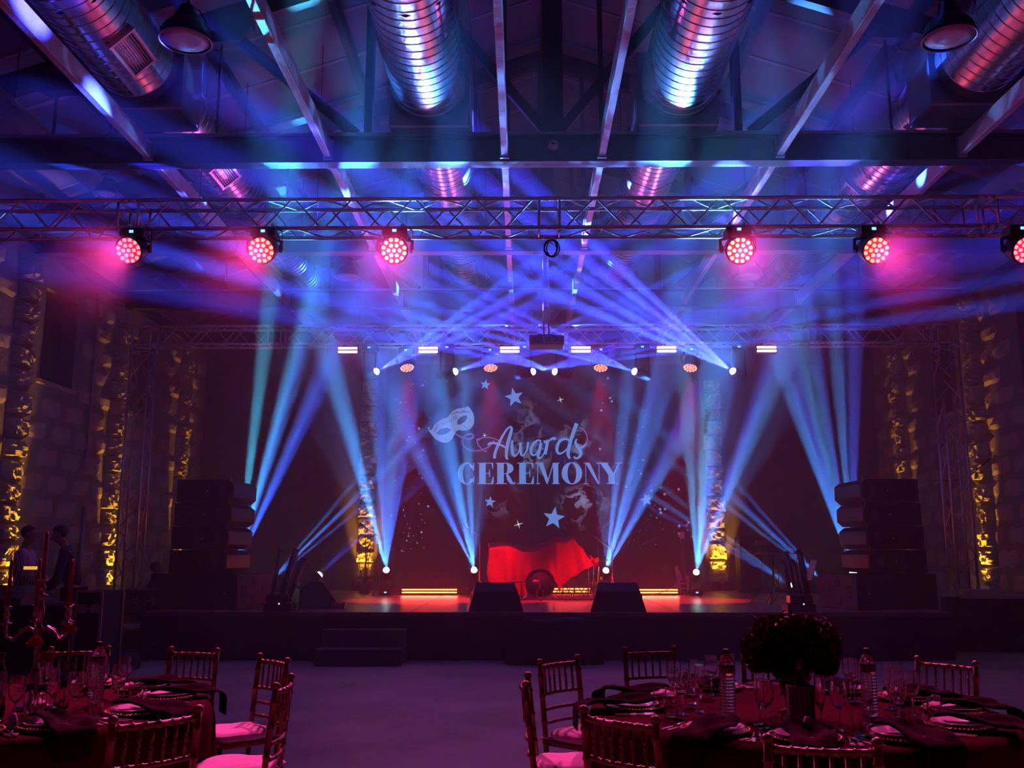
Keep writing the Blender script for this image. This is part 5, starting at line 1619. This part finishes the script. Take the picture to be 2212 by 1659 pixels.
gl = thing('clip_light', 'tiny bright clip light beside the left speaker stack', 'lamp', (-5.75, 16.2, 1.86))
MB().tube([(0, 0, -.86), (0, 0, -.05), (.03, 0, 0)], .006, 6).build('gooseneck', BLACK, gl)
MB().box((.07, 0, .0), (.07, .02, .02)).build('lamp_bar', emat('white_bar', (1, .95, .9), 2.0), gl)

# ---------------------------------------------------------------- draped paper table on the right
rt = thing('side_table', 'table under a black floor-length cloth at the right wall', 'table', (7.9, 16.3, 0))
MB().box((0, 0, .80), (1.55, .75, .04)).build('table_top', BLACK, rt)
for (x, y) in ((-.7, -.3), (.7, -.3), (.7, .3), (-.7, .3)):
    MB().box((x, y, .4), (.05, .05, .79)).build('leg', BLACKM, rt)
def fall(u, v):
    a = 2 * PI * u
    ca, sa = math.cos(a), math.sin(a)
    rr = 1 / (abs(ca) ** 8 + abs(sa) ** 8) ** (1 / 8)
    g = 1.0 + .05 * v + .02 * v * math.sin(a * 26)
    return (ca * rr * .80 * g, sa * rr * .40 * g, .835 - .83 * v) if v > 0 else (ca * rr * .79, sa * rr * .39, .838)
dc = MB().grid(fall, 120, 6, True, True)
dc.box((0, 0, .832), (1.57, .78, .01))
tag(dc.build('table_drape', CLOTHK), 'black floor-length cloth over the paper table', 'tablecloth').location = (7.9, 16.3, 0)
PAP = mat('white_card', (.62, .62, .7), .5)
for k in range(7):
    z = .842 + k * .022
    dx = random.Random(k).uniform(-.03, .03)
    o = MB().box((0, 0, .009), (.62 - .02 * (k % 3), .3, .018), R(3 * (k % 3) - 3), None, .003).build('card_folder', PAP)
    o.location = (7.55 + dx, 16.1, z)
    tag(o, 'white card folder in the stack on the black side table, %s from the table top' % ('first', 'second', 'third', 'fourth', 'fifth', 'sixth', 'seventh')[k], 'folder', 'stacked folders')
for k in range(3):
    o = MB().box((0, 0, .009), (.5, .3, .018), R(-4 + 4 * k), None, .003).build('card_folder', PAP)
    o.location = (8.12 + .05 * k, 16.12, .842 + k * .022)
    tag(o, 'white card folder lying beside the taller stack, %s from the table top' % ('first', 'second', 'third')[k], 'folder', 'low folder pile')
# ================================================================ banquet chairs
def rod(pts, r, n=7, nodes=(), bulge=1.25):
    """bamboo style rod: polyline with swollen rings at the given fractions"""
    P = [Vector(p) for p in pts]
    L = [0]
    for a, b in zip(P, P[1:]): L.append(L[-1] + (b - a).length)
    tot = L[-1]
    fr = sorted(set([l / tot for l in L] + [max(0, min(1, f + d)) for f in nodes for d in (-.012, -.006, .006, .012)]))
    pts2, rs = [], []
    for f in fr:
        d = f * tot
        i = 0
        while i < len(L) - 2 and d > L[i + 1]: i += 1
        k = (d - L[i]) / max(1e-9, L[i + 1] - L[i])
        pts2.append(P[i].lerp(P[i + 1], k))
        rs.append(r * bulge if any(abs(f - q) < .009 for q in nodes) else r)
    return MB().tube(pts2, rs, n)
def make_chair():
    t = thing('banquet_chair', 'x', 'chair', (0, 0, 0), 0, 'gold bamboo banquet chairs')
    W = .19
    for s in (-1, 1):
        post = rod([(s * W, -.17, 0), (s * W, -.19, .44), (s * W, -.235, .895)], .0165, 8, (.12, .3, .48, .62, .78, .92))
        post.lathe([(.0165, 0), (.021, .006), (.0215, .016), (.017, .026), (.006, .031), (0, .032)], 10, Matrix.Translation((s * W, -.235, .89)))
        post.build('back_post', GOLD, t)
        rod([(s * .2, .19, 0), (s * .195, .19, .43)], .016, 8, (.2, .5, .8)).build('front_leg', GOLD, t)
        for z in (.14, .25):
            rod([(s * .195, .19, z), (s * W, -.175, z)], .009, 6, (.3, .7)).build('side_stretcher', GOLD, t)
    for y, z in ((.19, .2), (-.175, .2), (.19, .1)):
        rod([(-W, y, z), (W, y, z)], .009, 6, (.25, .5, .75)).build('cross_stretcher', GOLD, t)
    def rail(z, y, bow, r, nodes):
        pts = [(-W + 2 * W * k / 8, y - bow * math.sin(PI * k / 8), z) for k in range(9)]
        return rod(pts, r, 7, nodes)
    def yb(z): return -.19 - (z - .44) / .455 * .045
    top = rail(.868, yb(.868), .03, .0135, [(k + .5) / 7 for k in range(7)]).build('top_rail', GOLD, t)
    rail(.705, yb(.705), .03, .010, [(k + .5) / 7 for k in range(7)]).build('middle_rail', GOLD, t)
    rail(.615, yb(.615), .028, .0105, (.3, .7)).build('lower_rail', GOLD, t)
    rail(.535, yb(.535), .026, .0105, (.3, .7)).build('lower_rail', GOLD, t)
    for k in range(6):
        f = (k + 1) / 7
        x = -W + 2 * W * f
        b = .03 * math.sin(PI * f)
        rod([(x, yb(.705) - b, .705), (x, yb(.868) - b, .868)], .0072, 6, (.35, .5, .65), 1.3).build('spindle', GOLD, t)
    fr = MB()
    fr.box((0, .0, .43), (.41, .41, .035), bev=.01)
    fr.build('seat_frame', GOLD, t)
    def cush(u, v):
        a = 2 * PI * u
        ca, sa = math.cos(a), math.sin(a)
        n = 4.5
        rr = 1 / (abs(ca) ** n + abs(sa) ** n) ** (1 / n)
        prof = [(0, .058), (.5, .06), (.85, .052), (.98, .036), (1.0, .02), (.97, .002), (.5, 0), (0, 0)]
        q = v * (len(prof) - 1); i = min(len(prof) - 2, int(q)); k = q - i
        r_ = prof[i][0] + (prof[i + 1][0] - prof[i][0]) * k; z = prof[i][1] + (prof[i + 1][1] - prof[i][1]) * k
        taper = 1 - .06 * (sa < 0)
        return (ca * rr * r_ * .21 * taper, sa * rr * r_ * .2, .4475 + z + .003 * math.sin(5 * a) * r_)
    MB().grid(cush, 40, 21, True, True).build('cushion', CUSH, t)
    for s in (-1, 1):
        MB().tube([(s * .17, -.16, .455), (s * (W + .022), -.19, .46), (s * (W + .02), -.215, .45), (s * .16, -.2, .45)], .008, 5).build('cushion_tie', CUSH, t)
    return t
TR_, TL_ = (1.42, 5.25), (-2.8, 5.3)
chair0 = make_chair()
first = [True]
def place_chair(px, py, c, label, rz=None):
    # px,py = middle of the top of the back; chair faces the table centre
    if rz is None:
        rz = math.atan2(c[1] - py, c[0] - px) - PI / 2
    loc = (px + .235 * -math.sin(rz), py + .235 * math.cos(rz), 0)
    if first[0]:
        first[0] = False
        chair0.location = loc; chair0.rotation_euler = (0, 0, rz); chair0['label'] = label
        return chair0
    return dup(chair0, loc, rz, label)
GC = 'gold banquet chair with white cushion, '
place_chair(.40, 4.18, TR_, GC + 'right table, nearest left corner chair')
place_chair(1.08, 3.62, TR_, GC + 'right table, nearest chair with its back to the viewer')
place_chair(.02, 5.3, TR_, GC + 'right table, seen edge-on at the aisle')
place_chair(.23, 6.29, TR_, GC + 'right table, turned sideways beside the aisle farther back')
place_chair(.9, 6.98, TR_, GC + 'right table, far side left of the glasses')
place_chair(1.72, 6.82, TR_, GC + 'right table, far side behind the flowers')
place_chair(2.66, 6.22, TR_, GC + 'right table, far side at the right')
place_chair(-1.54, 4.16, TL_, GC + 'left table, nearest with its back to the viewer')
place_chair(-1.27, 5.22, TL_, GC + 'left table, nearer of the two at the aisle', R(92))
place_chair(-1.62, 6.35, TL_, GC + 'left table, farther of the two at the aisle')
place_chair(-2.32, 6.89, TL_, GC + 'left table, far side right of the glasses')
place_chair(-3.16, 6.96, TL_, GC + 'left table, far side behind the tall glasses')
for k, (x, y, rz) in enumerate(((-6.75, 16.9, 2.0), (-6.0, 14.9, .3))):
    dup(chair0, (x, y, 0), rz, GC + ('in the dark by the left truss leg', 'in the dark in front of the tall flight case')[k])

# ================================================================ round tables with cloths
def round_table(c, label, label2):
    t = thing('round_table', label, 'table', (c[0], c[1], 0), 0, 'round banquet tables')
    MB().lathe([(1.05, .715), (1.06, .72), (1.06, .745), (1.05, .748)], 64).build('table_top', mat('ply_top', (.3, .22, .15), .7), t)
    for k in range(4):
        a = k * PI / 2 + PI / 4
        MB().tube([(.6 * math.cos(a), .6 * math.sin(a), .715), (.72 * math.cos(a), .72 * math.sin(a), 0)], .018, 8).build('leg', BLACKM, t)
    def cl(u, v):
        a = 2 * PI * u
        if v < .35:
            r = 1.068 * v / .35
            return (r * math.cos(a), r * math.sin(a), .752 + .0012 * math.sin(9 * a) * r)
        k = (v - .35) / .65
        fold = .025 * k * math.sin(22 * a + .6 * math.sin(3 * a)) + .01 * k * math.sin(41 * a)
        r = 1.072 + .02 * min(1, k * 8) + .02 * k + fold
        z = .752 - .745 * k if k > .03 else .752 - .3 * k
        return (r * math.cos(a), r * math.sin(a), max(.006, z))
    o = MB().grid(cl, 220, 26, True, True).build('tablecloth', BURG)
    o.location = (c[0], c[1], 0)
    tag(o, label2, 'tablecloth', 'burgundy tablecloths')
round_table(TR_, 'round banquet table under the flower centrepiece', 'dark burgundy floor-length cloth on the flower table')
round_table(TL_, 'round banquet table under the silver candelabra', 'dark burgundy floor-length cloth on the candelabra table')
TZ = .7545

# ---------------------------------------------------------------- tableware builders
def make_charger():
    t = thing('charger_plate', 'x', 'charger plate', (0, 0, 0), 0, 'gold-rimmed charger plates')
    MB().lathe([(.0, .003), (.1, .003), (.12, .006), (.155, .014), (.158, .016), (.154, .019), (.12, .011), (.1, .008), (0, .008)], 40).build('dish', GLS_TH, t)
    bd = MB()
    for k in range(54):
        a = 2 * PI * k / 54
        bd.lathe([(.0, -.0065), (.005, -.004), (.0068, 0), (.005, .004), (0, .0065)], 6, Matrix.Translation((.157 * math.cos(a), .157 * math.sin(a), .018)))
    o = bd.build('beaded_rim', GOLDM, t); o['kind'] = 'stuff'
    return t
GLS_TH = mat('charger_glass', (.32, .2, .14), .12, .5)
def make_plate():
    return MB().lathe([(0, 0), (.07, 0), (.075, .002), (.1, .008), (.132, .02), (.134, .022), (.131, .024), (.1, .013), (.075, .007), (0, .006)], 40).build('dinner_plate', CHINA)
def make_fork():
    mb = MB()
    mb.tube([(0, -.1, .006), (0, -.03, .004), (0, .03, .004)], [.006, .0035, .003], 6)
    mb.box((0, .048, .004), (.02, .03, .003))
    for k in range(4):
        mb.box((-.0085 + k * .0057, .08, .0045), (.003, .045, .0025))
    return mb.build('fork', SILV)
def make_knife():
    mb = MB()
    mb.tube([(0, -.11, .006), (0, 0, .005)], [.007, .005], 6)
    mb.prism([(-.008, 0), (.008, 0), (.009, .08), (.002, .11), (-.006, .1)], .002, Matrix.Translation((0, 0, .005)) @ Matrix.Rotation(-PI / 2, 4, 'X'))
    return mb.build('knife', SILV)
def make_napkin():
    # folded cloth: lies over the plate towards the guest and falls over the table edge (outward = -Y)
    def fn(u, v):
        x = (u - .5) * (.16 + .03 * math.sin(3 * v))
        s = v * .52
        lift = .03 + .010 * math.sin(PI * u * 3) + .012 * math.sin(9 * v + 3 * u)
        if s < .36:
            y, z = .1 - s, lift - .02 * max(0, s - .18) / .18
        else:
            k = (s - .36) / .16
            y, z = -.26 - .05 * math.sin(min(1, k * 2) * PI / 2), .012 - .11 * k * k - .02 * k
        return (x + .02 * math.sin(4 * v), y, z)
    o = MB().grid(fn, 14, 26).build('napkin', NAPK)
    o.modifiers.new('thickness', 'SOLIDIFY').thickness = .008
    return o
def gl_lathe(name, outer, inner, n=28):
    # tight loops beside the rim and foot keep the walls evenly curved
    def dense(p):
        q = [p[0]]
        for a, b in zip(p, p[1:]):
            d = math.hypot(b[0] - a[0], b[1] - a[1])
            if d > .012:
                e = .0015 / d
                q += [(a[0] + (b[0] - a[0]) * e, a[1] + (b[1] - a[1]) * e), (b[0] - (b[0] - a[0]) * e, b[1] - (b[1] - a[1]) * e)]
            q.append(b)
        return q
    return MB().lathe(dense(outer) + dense(inner)[::-1], n, caps=False).build(name, GLS)
def make_wine():
    o = [(0, 0), (.036, 0), (.037, .002), (.02, .005), (.006, .012), (.0042, .03), (.0042, .09), (.008, .1), (.026, .115), (.038, .14), (.041, .165), (.038, .2), (.034, .225)]
    i = [(0, .106), (.02, .112), (.0355, .14), (.0392, .165), (.0362, .2), (.0325, .225)]
    return gl_lathe('wine_glass', o, i)
def make_flute():
    o = [(0, 0), (.033, 0), (.034, .002), (.018, .005), (.005, .012), (.0042, .03), (.0042, .07), (.01, .085), (.021, .12), (.026, .16), (.026, .2), (.0245, .24)]
    i = [(0, .086), (.018, .12), (.0242, .16), (.0242, .2), (.0228, .24)]
    return gl_lathe('champagne_flute', o, i)
def make_tumbler():
    o = [(0, 0), (.03, 0), (.033, .004), (.036, .05), (.038, .095)]
    i = [(0, .012), (.028, .013), (.0335, .05), (.0362, .095)]
    return gl_lathe('water_tumbler', o, i)
# ---------------------------------------------------------------- place settings
PROTO = {'charger': make_charger(), 'plate': make_plate(), 'fork': make_fork(), 'knife': make_knife(), 'napkin': make_napkin(), 'wine': make_wine(), 'flute': make_flute(), 'tumbler': make_tumbler()}
CATS = {'charger': ('charger plate', 'gold-rimmed charger plates'), 'plate': ('plate', 'white dinner plates'), 'fork': ('fork', 'forks'), 'knife': ('knife', 'knives'), 'napkin': ('napkin', 'dark wine napkins'),
        'wine': ('glass', 'stemmed wine glasses'), 'flute': ('glass', 'champagne flutes'), 'tumbler': ('glass', 'water tumblers')}
USED = {}
def put(kind, loc, rz, label):
    p = PROTO[kind]
    if kind not in USED:
        USED[kind] = True
        p.location = loc; p.rotation_euler = (0, 0, rz); o = p
    else:
        o = dup(p, loc, rz)
    o['label'] = label; o['category'] = CATS[kind][0]; o['group'] = CATS[kind][1]
    return o
def setting(c, ang, place, full=True, r=.83, seed=0):
    rnd = random.Random(seed)
    a = R(ang)
    def P(rr, off):                       # rr from the centre, off sideways
        return (c[0] + rr * math.cos(a) - off * math.sin(a), c[1] + rr * math.sin(a) + off * math.cos(a))
    rz = a + PI / 2                        # local -Y points outward
    j = rnd.uniform(-.02, .02)
    x, y = P(r, j)
    put('charger', (x, y, TZ), rz, 'gold beaded charger plate ' + place)
    put('plate', (x, y, TZ + .0115), rz, 'white dinner plate ' + place)
    put('napkin', (x, y, TZ + .02), rz + rnd.uniform(-.15, .15), 'dark wine-red folded napkin ' + place)
    for k, o in enumerate((-.19, -.222)):
        fx, fy = P(r + .01, -o + j)
        put('fork', (fx, fy, TZ), rz + PI + rnd.uniform(-.05, .05), '%s fork %s' % (('inner', 'outer')[k], place))
    for k, o in enumerate((.19, .222)):
        fx, fy = P(r + .01, -o + j)
        put('knife', (fx, fy, TZ), rz + PI + rnd.uniform(-.05, .05), '%s knife %s' % (('inner', 'outer')[k], place))
    if full:
        for kind, rr, o in (('wine', r - .24, .16), ('flute', r - .32, .08), ('tumbler', r - .18, .25)):
            gx, gy = P(rr + rnd.uniform(-.02, .02), o + rnd.uniform(-.015, .015))
            put(kind, (gx, gy, TZ), rnd.uniform(0, 6), {'wine': 'clear stemmed wine glass ', 'flute': 'tall clear champagne flute ', 'tumbler': 'low clear water tumbler '}[kind] + place)
RS = [(147, 'at the far left of the flower table'), (178, 'at the left aisle side of the flower table'), (-131, 'behind the nearest left chair of the flower table'), (-101, 'at the nearest middle of the flower table'), (-70, 'right of the nearest middle of the flower table'),
      (-38, 'at the near right of the flower table'), (-5, 'at the right side of the flower table'), (26, 'at the far right of the flower table'), (55, 'behind the right water bottle of the flower table'), (107, 'at the far side of the flower table left of the vase')]
for k, (a, lb) in enumerate(RS):
    setting(TR_, a, lb, k != 3 or True, seed=k)
LS = [(-72, 'at the near left of the candelabra table'), (-46, 'behind the nearest chair of the candelabra table'), (-15, 'at the aisle side of the candelabra table'), (22, 'at the far aisle corner of the candelabra table'), (52, 'at the far side of the candelabra table'), (84, 'behind the candelabra at the far side')]
for k, (a, lb) in enumerate(LS):
    setting(TL_, a, lb, seed=50 + k)

# ---------------------------------------------------------------- bottles, shakers, centrepieces
def water_bottle(label, x, y):
    t = thing('water_bottle', label, 'bottle', (x, y, TZ), 0, 'clear plastic water bottles')
    prof = [(.0, .004), (.03, .0), (.038, .006)]
    z = .02
    while z < .2:
        prof += [(.0405, z), (.0405, z + .008), (.0375, z + .0115), (.0375, z + .013)]
        z += .0155
    prof += [(.041, .215), (.041, .25), (.036, .275), (.024, .297), (.0145, .305), (.0135, .318)]
    MB().lathe(prof, 26).build('bottle_body', PET, t)
    MB().lathe([(.0155, .312), (.0155, .332), (.013, .334), (0, .334)], 16).build('cap', BLACK, t)
    MB().lathe([(.0415, .218), (.0415, .248)], 26, caps=False).build('label_band', mat('bottle_label', (.25, .05, .2), .4), t)
    return t
water_bottle('ribbed clear water bottle left of the wine bottle on the flower table', 1.036, 5.03)
water_bottle('ribbed clear water bottle right of the flower vase', 1.774, 5.09)
water_bottle('ribbed clear water bottle beside the candelabra', -2.345, 5.40)
def wine_bottle(label, x, y, sleeve):
    t = thing('wine_bottle', label, 'bottle', (x, y, TZ), 0, 'dark wine bottles')
    MB().lathe([(0, .004), (.033, 0), (.0375, .006), (.0375, .19), (.034, .215), (.02, .245), (.0145, .262), (.0142, .3), (.016, .302), (.016, .314), (.0135, .316), (0, .316)], 26).build('bottle_body', mat('bottle_dark_glass', (.01, .012, .008), .08, coat=.5), t)
    MB().lathe([(.0152, .262), (.015, .3)], 18, caps=False).build('neck_foil', mat('foil_wine', (.06, .01, .015), .35, .4), t)
    MB().lathe([(.0156, .268), (.0156, .276)], 18, caps=False).build('neck_band', mat('foil_pale', (.4, .38, .38), .4), t)
    MB().lathe([(.0379, .06), (.0379, .15)], 26, caps=False).build('front_label', mat('wine_label', (.3, .28, .26), .6), t)
    return t
wine_bottle('dark wine bottle standing in a slatted wooden cooler', 1.335, 4.78, True)
wine_bottle('dark wine bottle at the left picture edge by the candelabra', -2.66, 4.98, False)
wc = thing('wine_cooler', 'slatted wooden wine cooler before the flower vase', 'wine cooler', (1.335, 4.78, TZ))
for k in range(18):
    a = 2 * PI * k / 18
    MB().box((0, 0, .095), (.0185, .008, .19), 0, Matrix.Rotation(a, 4, 'Z') @ Matrix.Translation((0, -.06, 0)), .002).build('wood_slat', mat('cooler_wood', (.17, .12, .11), .6, var=.3, vscale=15), wc)
MB().lathe([(.055, .002), (.062, .002), (.062, .02), (.055, .02)], 28).build('bottom_hoop', BLACKM, wc)
def shaker(label, x, y, g):
    t = thing('shaker', label, 'shaker', (x, y, TZ), 0, g)
    MB().lathe([(0, 0), (.024, 0), (.026, .004), (.023, .03), (.016, .058), (.012, .066), (0, .068)], 20).build('shaker_body', CHINA, t)
    for k in range(3):
        MB().lathe([(.0015, 0), (.0015, .002)], 6, Matrix.Translation((.005 * math.cos(k * 2.1), .005 * math.sin(k * 2.1), .067))).build('pour_hole', BLACK, t)
shaker('white ceramic salt shaker before the wooden wine cooler, left one', 1.235, 4.655, 'salt and pepper shakers')
shaker('white ceramic pepper shaker before the wooden wine cooler, right one', 1.325, 4.645, 'salt and pepper shakers')
shaker('white ceramic shaker beside the left edge wine glasses', -2.43, 4.70, 'salt and pepper shakers')
shaker('white ceramic shaker cut by the left picture edge', -2.52, 4.68, 'salt and pepper shakers')

# dark red flower ball in a black vase
ROSE = mat('dark_red_petal', (.10, .006, .012), .6)
LEAF = mat('dark_leaf', (.012, .02, .01), .6)
def rose_mesh():
    mb = MB()
    for ring, (n, r, h, tilt) in enumerate(((3, .008, .03, .1), (4, .016, .028, .35), (5, .024, .022, .7), (6, .03, .014, 1.0))):
        for k in range(n):
            a = 2 * PI * k / n + ring * .7
            M = Matrix.Rotation(a, 4, 'Z') @ Matrix.Translation((r * .5, 0, .006)) @ Matrix.Rotation(tilt, 4, 'Y')
            w, hh = .016 + r * .25, h + .012
            mb.add([(-.002, -w * .5, 0), (-.002, w * .5, 0), (.004, w, hh * .5), (.004, -w, hh * .5), (-.002, w * .6, hh), (-.002, -w * .6, hh)], [(0, 1, 2, 3), (3, 2, 4, 5)], True, M)
    return mb
fv = thing('flower_vase', 'tall black pedestal vase carrying the dark flower ball', 'vase', (1.40, 5.12, TZ))
MB().lathe([(0, 0), (.085, 0), (.09, .01), (.05, .03), (.045, .07), (.075, .15), (.085, .2), (.075, .225), (.07, .223), (.078, .2), (.06, .15), (0, .09)], 28).build('vase_body', mat('vase_black', (.012, .01, .012), .25), fv)
fb = thing('flower_arrangement', 'large round bunch of dark red roses on the black vase', 'flowers', (1.40, 5.12, TZ + .228))
MB().lathe([(0, -.02), (.07, -.01), (.15, .03), (.175, .1), (.15, .17), (.07, .21), (0, .222)], 18).build('foliage_core', LEAF, fb)
r0 = rose_mesh().build('rose', ROSE, fb)
rnd = random.Random(3)
NR = 110
for k in range(NR):
    zz = 1 - (k + .5) / NR * 1.7
    rr = math.sqrt(max(0, 1 - zz * zz)); a = k * 2.39996
    d = Vector((rr * math.cos(a), rr * math.sin(a), zz))
    p = Vector((0, 0, .1)) + Vector((d.x * .185, d.y * .185, d.z * .115)) * rnd.uniform(.95, 1.12)
    e = d.to_track_quat('Z', 'X').to_euler()
    s = rnd.uniform(.95, 1.5)
    if k == 0:
        r0.location = p; r0.rotation_euler = e; r0.scale = (s,) * 3
    else:
        part_copy(r0, fb, p, e, (s,) * 3)
for k in range(26):
    a = rnd.uniform(0, 6.28); el = rnd.uniform(-.2, 1.2)
    d = Vector((math.cos(a) * math.cos(el), math.sin(a) * math.cos(el), math.sin(el)))
    p0 = Vector((0, 0, .1)) + Vector((d.x * .17, d.y * .17, d.z * .11))
    p1 = p0 + d * rnd.uniform(.06, .13) + Vector((0, 0, rnd.uniform(-.02, .04)))
    tw = MB().tube([p0, (p0 + p1) / 2 + Vector((rnd.uniform(-.02, .02), 0, .01)), p1], [.003, .0025, .001], 4)
    for q in range(4):
        c = p0.lerp(p1, .3 + q * .2)
        sdv = Vector((rnd.uniform(-1, 1), rnd.uniform(-1, 1), rnd.uniform(-.4, .8))).normalized() * .035
        up = d.cross(sdv).normalized() * .008
        tw.add([c, c + sdv * .5 + up, c + sdv, c + sdv * .5 - up], [(0, 1, 2, 3)])
    tw.build('leaf_sprig', LEAF, fb)

# silver candelabra with dark red tapers
cn = thing('candelabra', 'tall silver five-arm candelabra on the left table', 'candelabra', (-2.62, 5.26, TZ))
PEW = mat('pewter', (.30, .25, .24), .3, .9)
stem = [(0, 0), (.09, 0), (.095, .008), (.07, .02), (.03, .035), (.018, .06), (.024, .08), (.03, .12), (.028, .16), (.016, .21), (.012, .225), (.02, .235), (.012, .245), (.014, .27), (.021, .3), (.018, .33), (.012, .36), (.02, .37), (.024, .385), (.014, .4), (.012, .42), (.02, .45), (.022, .48), (.013, .52), (.01, .54), (.03, .545), (.032, .55), (.01, .555), (.014, .575), (.02, .59), (.012, .6), (.012, .615), (.026, .62), (.026, .624), (0, .624)]
MB().lathe([(r, z * 1.08) for r, z in stem], 22).build('stem', PEW, cn)
TAPER = mat('red_taper', (.12, .01, .015), .3, coat=.3)
def taper(label, p, h):
    o = MB().tube([(0, 0, 0), (0, 0, h - .015), (0, 0, h)], [.0105, .009, .004], 12)
    o.tube([(0, 0, h), (.001, 0, h + .012)], .001, 4)
    ob = o.build('taper_candle', TAPER)
    ob.location = p
    tag(ob, label, 'candle', 'dark red taper candles')
zb = .624 * 1.08
taper('dark red taper candle, tallest in the middle of the candelabra', (-2.62, 5.26, TZ + zb), .26)
for k, a in enumerate((-10, 55, 125, 195, 275)):
    if k == 4: continue
    d = Vector((math.cos(R(a)), math.sin(R(a)), 0))
    z0 = .395
    pts = [Vector((0, 0, z0)) + d * .01, Vector((0, 0, z0 + .025)) + d * .05, Vector((0, 0, z0 + .005)) + d * .09, Vector((0, 0, z0 - .035)) + d * .125, Vector((0, 0, z0 - .02)) + d * .16, Vector((0, 0, z0 + .04)) + d * .165]
    arm = MB().tube(pts, [.009, .011, .01, .008, .007, .007], 8).build('curved_arm', PEW, cn)
    e = Vector((0, 0, z0 + .04)) + d * .165
    MB().lathe([(.006, 0), (.028, .008), (.03, .012), (.01, .016), (.012, .04), (.016, .055), (.01, .07), (.01, .09), (.022, .096), (.022, .1), (0, .1)], 16, Matrix.Translation(e)).build('candle_cup', PEW, cn)
    taper('dark red taper candle on the %s arm of the candelabra' % ('right front', 'right rear', 'left rear', 'left front')[k], (-2.62 + e.x, 5.26 + e.y, TZ + e.z + .1), .25)
# roses in small bud vases round the candelabra
for k, (x, y, h, lb) in enumerate(((-2.42, 5.18, .40, 'tallest, right of the candelabra stem'), (-2.55, 5.08, .34, 'close before the candelabra stem'), (-2.47, 5.05, .27, 'lowest, beside the clear vases'))):
    t = thing('bud_vase', 'small clear bud vase with one dark rose, ' + lb, 'vase', (x, y, TZ), 0, 'bud vases with roses')
    MB().lathe([(0, .003), (.026, 0), (.028, .004), (.026, .05), (.02, .1), (.024, .15), (.0225, .15), (.0185, .1), (.0245, .05), (.02, .012), (0, .012)], 20, caps=False).build('glass_vase', GLS, t)
    MB().tube([(0, 0, .02), (.005, .004, h * .5), (.0, .01, h)], .0028, 5).build('rose_stem', LEAF, t)
    rm = rose_mesh()
    rm.v = [(v[0] * 1.1, v[1] * 1.1, v[2] * 1.2) for v in rm.v]
    o = rm.build('rose_bloom', mat('red_petal', (.28, .01, .02), .5), t); o.location = (0, .01, h - .01)
    MB().add([(0, 0, h * .6), (.025, .01, h * .68), (.045, 0, h * .64), (.025, -.01, h * .62)], [(0, 1, 2, 3)]).build('rose_leaf', LEAF, t)
# folded white napkin ring card and a carafe on the left table
tc_ = thing('carafe', 'clear straight glass carafe before the candelabra', 'carafe', (-2.50, 5.3, TZ), 0)
MB().lathe([(0, .004), (.034, 0), (.036, .004), (.034, .06), (.022, .12), (.024, .16), (.0225, .16), (.0205, .12), (.032, .06), (.03, .012), (0, .012)], 22, caps=False).build('carafe_glass', GLS, tc_)
